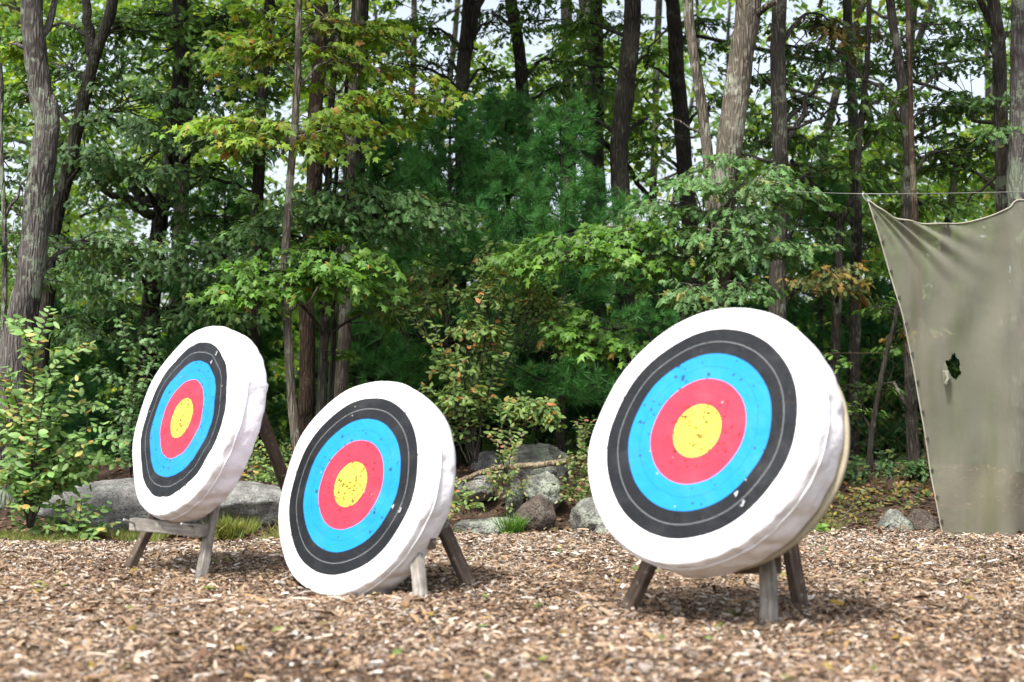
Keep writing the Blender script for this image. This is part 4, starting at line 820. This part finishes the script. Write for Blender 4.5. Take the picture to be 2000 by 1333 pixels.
P_('pine_tree', 'dark pine peeping over the top of the largest target', 17.0, 1450, 480, 260, 14, 'pinedark', bottom=.25)
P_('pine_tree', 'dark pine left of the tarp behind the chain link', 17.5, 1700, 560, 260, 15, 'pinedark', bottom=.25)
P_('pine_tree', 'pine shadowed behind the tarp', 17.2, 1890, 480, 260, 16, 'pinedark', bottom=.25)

# ------------------------------------------------------------------ shrubs
S = stems
S('tall_bush', 'tall arching bush of small light leaves behind the mound', 12.5, [[(925, 905), (915, 800), (935, 700), (985, 600), (1050, 545)], [(920, 905), (900, 820), (890, 740), (905, 660), (940, 590), (960, 540)], [(930, 905), (950, 800), (1000, 690), (1060, 610), (1110, 575)], [(915, 905), (880, 830), (860, 780), (830, 750)], [(925, 900), (900, 780), (850, 690), (800, 620), (760, 590)], [(930, 900), (945, 760), (925, 640), (890, 560)], [(928, 900), (915, 800), (905, 735), (885, 690)], [(926, 900), (900, 830), (925, 775), (950, 760)], [(926, 900), (950, 780), (990, 660), (1010, 570)], [(924, 900), (935, 740), (975, 640), (1015, 620), (1085, 640)], [(926, 900), (905, 770), (870, 700), (850, 640)], [(926, 900), (920, 760), (945, 680), (975, 665)]], .072, 'ovate', 'bush', .030, 1, 'bush', r=.010, patches=[(1000, 570, 0, 80, 26, 13), (1060, 600, .1, 50, 26, 8), (930, 560, .1, 80, 34, 11), (920, 650, 0, 60, 30, 11), (900, 710, -.1, 40, 26, 7), (880, 765, -.1, 44, 20, 7), (820, 600, .3, 70, 40, 10), (760, 590, .4, 50, 40, 6), (960, 640, -.1, 40, 20, 5), (1090, 650, .2, 40, 20, 4), (850, 530, .4, 70, 40, 9), (960, 500, .3, 60, 30, 7)])
S('shrub', 'drooping green shrub with a few red leaves above the mound', 12.3, [[(990, 880), (985, 830), (1010, 790), (1060, 795), (1090, 815)], [(992, 880), (1000, 820), (1040, 785), (1075, 780)], [(990, 880), (975, 820), (985, 785), (1020, 775)], [(992, 880), (1010, 810), (1060, 810), (1085, 835)]], .075, 'ovate', 'bush', .03, 2, patches=[(1045, 800, 0, 40, 16, 7), (1010, 795, 0, 20, 12, 3)])
S('shrub', 'big leafed shrub turning yellow in front of the rock ledge', 10.5, [[(58, 1030), (62, 900), (66, 740), (66, 690), (100, 600)], [(60, 1030), (64, 900), (66, 720), (44, 650), (24, 625)], [(60, 1030), (66, 900), (95, 740), (130, 700), (176, 672)], [(62, 1030), (70, 900), (110, 820), (150, 790), (205, 792)], [(60, 1030), (80, 920), (130, 880), (190, 860), (245, 860)], [(55, 1030), (45, 930), (20, 850), (-20, 800)], [(55, 1030), (40, 930), (10, 760), (-20, 720)], [(58, 1030), (70, 930), (120, 930), (170, 925)], [(56, 1030), (30, 960), (0, 930)], [(60, 1030), (75, 880), (125, 790), (150, 745)], [(58, 1030), (50, 880), (30, 780), (15, 720)], [(60, 1030), (68, 860), (64, 790), (90, 750)], [(60, 1030), (100, 950), (160, 900), (230, 905)], [(60, 1030), (90, 930), (150, 850), (200, 830)]], .088, 'ovate', 'cherry', .029, 3, r=.008, patches=[(40, 930, .2, 70, 40, 9), (130, 920, .1, 70, 40, 9), (20, 830, .3, 40, 50, 5)])
S('shrub', 'low leafy shrub at the foot of the long ledge', 10.6, [[(150, 1055), (170, 1010), (205, 990)], [(150, 1055), (140, 1010), (110, 985)], [(152, 1055), (185, 1030), (225, 1020)], [(150, 1055), (155, 1010), (160, 975)], [(148, 1055), (110, 1030), (70, 1010)], [(148, 1055), (90, 1040), (30, 1020)], [(150, 1055), (60, 1020), (15, 985)]], .075, 'ovate', 'cherry', .03, 4, r=.005)
S('small_plant', 'pale topped young plant on the mound with red tinges', 11.7, [[(990, 930), (985, 880), (972, 838)], [(990, 930), (992, 880), (998, 830)], [(990, 930), (1000, 880), (1022, 842)], [(990, 930), (975, 880), (958, 850)], [(990, 930), (985, 900), (1010, 865)]], .06, 'ovate', 'heath', .028, 5, 'plant', side=False, r=.004)
S('small_plant', 'cream leaved seedling standing alone beside the largest target', 12.2, [[(1136, 900), (1138, 860), (1140, 815)], [(1136, 900), (1136, 850), (1120, 822)], [(1136, 900), (1140, 850), (1158, 820)], [(1136, 900), (1138, 850), (1150, 835)]], .055, 'ovate', 'heath', .022, 6, 'plant', side=False, r=.003)
S('small_plant', 'reddish heath plant growing between the dome and the largest target', 11.8, [[(1140, 985), (1125, 940), (1112, 890)], [(1140, 985), (1140, 930), (1135, 870)], [(1140, 985), (1155, 930), (1160, 880)], [(1140, 985), (1150, 950), (1175, 910)], [(1140, 985), (1120, 960), (1098, 930)], [(1140, 985), (1145, 920), (1148, 895)], [(1140, 985), (1110, 970), (1095, 965)]], .05, 'ovate', 'heath', .022, 7, 'plant', r=.003, patches=[(1140, 900, 0, 24, 20, 5), (1120, 960, 0, 22, 16, 3)])
S('small_plant', 'wispy green plant in front of the whitish boulder', 11.6, [[(975, 985), (978, 940), (985, 895)], [(975, 985), (990, 940), (1010, 915)], [(975, 985), (965, 940), (955, 915)], [(975, 985), (1010, 960), (1035, 935)]], .045, 'ovate', 'heath', .022, 8, 'plant', r=.003, patches=[(975, 935, 0, 26, 24, 5)])
S('fern_clump', 'rust brown fern clump left of the tarp rocks', 12.4, [[(1690, 1035), (1665, 990), (1635, 970)], [(1690, 1035), (1690, 980), (1690, 955)], [(1690, 1035), (1720, 985), (1755, 965)], [(1690, 1035), (1650, 1010), (1615, 1000)], [(1690, 1035), (1740, 1000), (1790, 985)], [(1690, 1035), (1675, 985), (1660, 955)], [(1690, 1035), (1705, 990), (1720, 955)], [(1690, 1035), (1640, 1020), (1600, 1015)], [(1690, 1035), (1765, 1000), (1810, 960)]], .055, 'ovate', 'rust', .022, 9, 'fern', r=.003, patches=[(1650, 985, .2, 55, 18, 22), (1740, 975, .3, 50, 18, 18), (1800, 990, .2, 34, 16, 12), (1690, 960, .5, 70, 14, 16), (1640, 1012, -.3, 44, 12, 12), (1700, 1008, -.2, 44, 12, 12), (1610, 985, .3, 34, 16, 8), (1650, 940, .9, 60, 20, 18), (1730, 935, .9, 60, 20, 18), (1800, 940, .8, 30, 24, 10), (1760, 1010, -.2, 30, 10, 8)])
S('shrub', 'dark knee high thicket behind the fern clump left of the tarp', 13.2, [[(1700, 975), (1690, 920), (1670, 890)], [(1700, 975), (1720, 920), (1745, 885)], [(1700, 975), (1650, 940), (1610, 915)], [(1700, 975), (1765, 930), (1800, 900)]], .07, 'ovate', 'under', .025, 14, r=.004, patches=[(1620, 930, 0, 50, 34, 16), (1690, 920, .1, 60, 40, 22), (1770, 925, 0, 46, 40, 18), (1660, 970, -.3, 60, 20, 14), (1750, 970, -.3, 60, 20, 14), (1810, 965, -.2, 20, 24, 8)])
S('small_plant', 'fresh green weed beside the mottled stone under the target rim', 11.1, [[(1592, 1042), (1596, 1030), (1606, 1022)], [(1592, 1042), (1586, 1030), (1580, 1020)], [(1592, 1042), (1604, 1036), (1612, 1032)]], .06, 'ovate', 'mapleg', .025, 10, 'plant', side=False, r=.002)
S('shrub', 'yellowish low shrub seen between the two left targets', 12.3, [[(520, 960), (500, 900), (470, 880)], [(520, 960), (520, 890), (530, 850)], [(520, 960), (545, 900), (570, 870)], [(520, 960), (490, 930), (455, 920)], [(520, 960), (550, 920), (590, 900)], [(520, 960), (510, 900), (500, 860)], [(520, 960), (560, 890), (600, 860)], [(520, 960), (480, 950), (440, 940)]], .06, 'ovate', 'bush', .022, 11, r=.004)
S('small_plant', 'green weed on the slope right of the ground-resting target', 11.5, [[(905, 1005), (895, 975), (880, 955)], [(905, 1005), (910, 970), (920, 960)], [(905, 1005), (885, 985), (870, 980)], [(905, 1005), (925, 985), (938, 985)]], .05, 'ovate', 'bush', .022, 12, 'plant', r=.003)
S('sapling', 'feathery light green oak sapling left of the farthest target', 12.6, [[(256, 960), (256, 860), (262, 760), (250, 680), (235, 620)], [(256, 960), (258, 820), (285, 740), (310, 690)], [(256, 960), (256, 800), (225, 740), (190, 715)], [(256, 960), (260, 760), (290, 680), (300, 640)], [(256, 960), (256, 840), (215, 800), (180, 790)], [(256, 960), (258, 860), (300, 810), (320, 800)]], .085, 'oak', 'oak', .04, 13, 'sapling', r=.006)

def grass_blades(mb, rng, P, hgt, spread, pal):
    n = len(P); a = rng.random(n) * 6.283; d = nrm(np.stack([np.cos(a) * spread, np.sin(a) * spread, np.ones(n)], 1) + rng.normal(0, .15, (n, 3)))
    Tm = np.array([(-.03, 0, 0), (.03, 0, 0), (.022, .55, .03), (-.022, .55, .03), (0, 1, -.12)]); M = frames(d, rng.normal(0, 1, (n, 3)), hgt * rng.uniform(.5, 1.1, n)); C = colors(rng, pal, n)
    mb.scatter(Tm, np.array([(0, 1, 2), (0, 2, 3), (3, 2, 4)]), M, P, C)
rng = np.random.default_rng(77)
mb = MB()
def strip(n, px0, px1, Y0, Y1, h):
    Y = rng.uniform(Y0, Y1, n); x = (rng.uniform(px0, px1, n) - CX) / F * Y
    dens = np.sin(x * 5.3 + 1) * np.cos(Y * 6.1 + x * 2) + .5 * np.sin(11 * x); k = dens > .0; x, Y = x[k], Y[k]
    grass_blades(mb, rng, np.stack([x, Y, terr(x, Y)], 1), h, .5, 'grass')
strip(3200, -40, 240, 10.15, 11.2, .08); strip(3600, 150, 560, 10.35, 11.1, .085); strip(2200, 410, 560, 10.5, 11.4, .15); strip(500, 560, 900, 11.0, 11.5, .08); strip(500, 1080, 1200, 11.1, 11.5, .07); strip(600, 1560, 1700, 11.2, 11.8, .08)
tag(mb.build('grass', LEAF), 'short yellow green grass along the edge of the wood chips', 'grass', kind='stuff')
def tuftgrass(name, label, px, py, Y, n, h, pal, seed):
    g = np.random.default_rng(seed); c = at(px, py, Y); c[2] = to_terrain(c[0], Y); m_ = MB(); grass_blades(m_, g, c + g.normal(0, .03, (n, 3)) * np.array([1.3, 1, 0]), h, .75, pal)
    tag(m_.build(name, LEAF, None, c), label, 'grass tuft', 'grass tufts')
tuftgrass('grass_tuft', 'bright green grass tuft in front of the brown boulder', 1000, 1012, 11.3, 320, .19, 'mapleg', 5)
tuftgrass('grass_tuft', 'tall dry grass tuft right of the farthest easel leg', 447, 1040, 10.7, 360, .22, 'grass', 6)

# forest floor litter, undergrowth and the wood beyond
mb = MB(); n = 30000; y = 10.6 + 11 * rng.random(n) ** 1.4; x = (rng.random(n) * 2 - 1) * (.375 * y + 1); k = y > edge_y(x) + rng.normal(0, .15, n); x, y = x[k], y[k]; n = len(x)
mb.scatter(*LEAVES['loz'], frames(np.stack([rng.normal(0, 1, n), rng.normal(0, 1, n), rng.normal(0, .35, n)], 1), np.stack([rng.normal(0, .35, n), rng.normal(0, .35, n), np.ones(n)], 1), rng.uniform(.025, .075, n)), np.stack([x, y, terr(x, y) + .012], 1), colors(rng, 'litter', n))
n = 260; y = 4.6 + 6.3 * rng.random(n); x = (rng.random(n) * 2 - 1) * (.375 * y + .3); C_ = np.concatenate([colors(rng, 'litter', n // 2), colors(rng, 'rust', n - n // 2)])
mb.scatter(*LEAVES['oak'], frames(np.stack([rng.normal(0, 1, n), rng.normal(0, 1, n), rng.normal(0, .2, n)], 1), np.stack([rng.normal(0, .4, n), rng.normal(0, .4, n), np.ones(n)], 1), rng.uniform(.04, .085, n)), np.stack([x, y, terr(x, y) + .03], 1), C_)
tag(mb.build('leaf_litter', CHIP), 'fallen brown leaves on the woodland floor and chips', 'leaf litter', kind='stuff')
cr = Crown(rng)
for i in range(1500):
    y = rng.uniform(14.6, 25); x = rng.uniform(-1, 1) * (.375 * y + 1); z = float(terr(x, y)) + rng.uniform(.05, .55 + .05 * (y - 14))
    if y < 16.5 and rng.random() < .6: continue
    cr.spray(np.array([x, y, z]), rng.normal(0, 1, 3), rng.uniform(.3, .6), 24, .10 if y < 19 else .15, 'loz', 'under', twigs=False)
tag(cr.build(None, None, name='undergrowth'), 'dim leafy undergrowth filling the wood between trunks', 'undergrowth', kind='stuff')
cr = Crown(rng); fw = MB()
gaps = [(.035, .205, .025, .035), (-.06, .265, .03, .03), (-.02, .285, .025, .02), (.112, .165, .02, .05), (-.045, .21, .035, .06), (.045, .17, .05, .045), (.24, .27, .12, .06), (-.24, .12, .03, .055), (-.19, .235, .05, .025), (.125, .19, .03, .06), (.29, .20, .03, .025), (-.04, .29, .08, .04), (.08, .30, .06, .03), (-.35, .16, .03, .05), (-.30, .27, .03, .03), (.20, .10, .02, .05)]
cnt = 0
while cnt < 11500:
    y = rng.uniform(19, 46); x = rng.uniform(-1, 1) * (.39 * y + 1.5); z = rng.uniform(.2, 16) if rng.random() < .8 else rng.uniform(.2, 5)
    a, e = x / y, (z - H) / y
    if e > .36: continue
    dn = mnoise.noise(Vector((x * .33, y * .25, z * .42))) + .5 * mnoise.noise(Vector((x * .9, y * .6, z * 1.1)))
    open_ = any(((a - g0) / g2) ** 2 + ((e - g1) / g3) ** 2 < .9 for g0, g1, g2, g3 in gaps)      # clearings in the far canopy
    if dn < (-.12 if e < .09 else .02) or (open_ and rng.random() < .9): continue
    cr.spray(np.array([x, y, z]), rng.normal(0, 1, 3), rng.uniform(.6, 1.2), 30, rng.uniform(.15, .22), 'loz', 'far' if rng.random() < .75 else 'mid', tilt=.4, twigs=False); cnt += 1
far = cr.build(None, None, LEAFFAR, name='far_woodland')
tag(far, 'far leafy wood showing pale green between the near trunks', 'woodland', kind='stuff')
tk = MB()
for i in range(26):
    y = rng.uniform(21, 44); x = rng.uniform(-1, 1) * (.38 * y + 1); b0 = np.array([x, y, float(terr(x, y)) - .1]); r0 = rng.uniform(.07, .16)
    Q = smooth_poly([b0, b0 + np.array([rng.normal(0, .3), 0, 5]), b0 + np.array([rng.normal(0, .9), 0, 11]), b0 + np.array([rng.normal(0, 1.5), 0, 16])], .5); tube(tk, Q, np.linspace(r0, r0 * .45, len(Q)), 8, 0, rng, .05)
    for _ in range(5):
        q = Q[int(rng.integers(len(Q) // 4, len(Q)))]; tube(tk, smooth_poly([q, q + np.array([rng.normal(0, .8), rng.normal(0, .8), .5]), q + np.array([rng.normal(0, 1.8), rng.normal(0, 1.5), 1.5])], .4), .03, 4, cap=False)
tag(tk.build('far_trunks', BARK['dark']), 'dim trunks of the far wood seen between the near trees', 'woodland', kind='stuff')
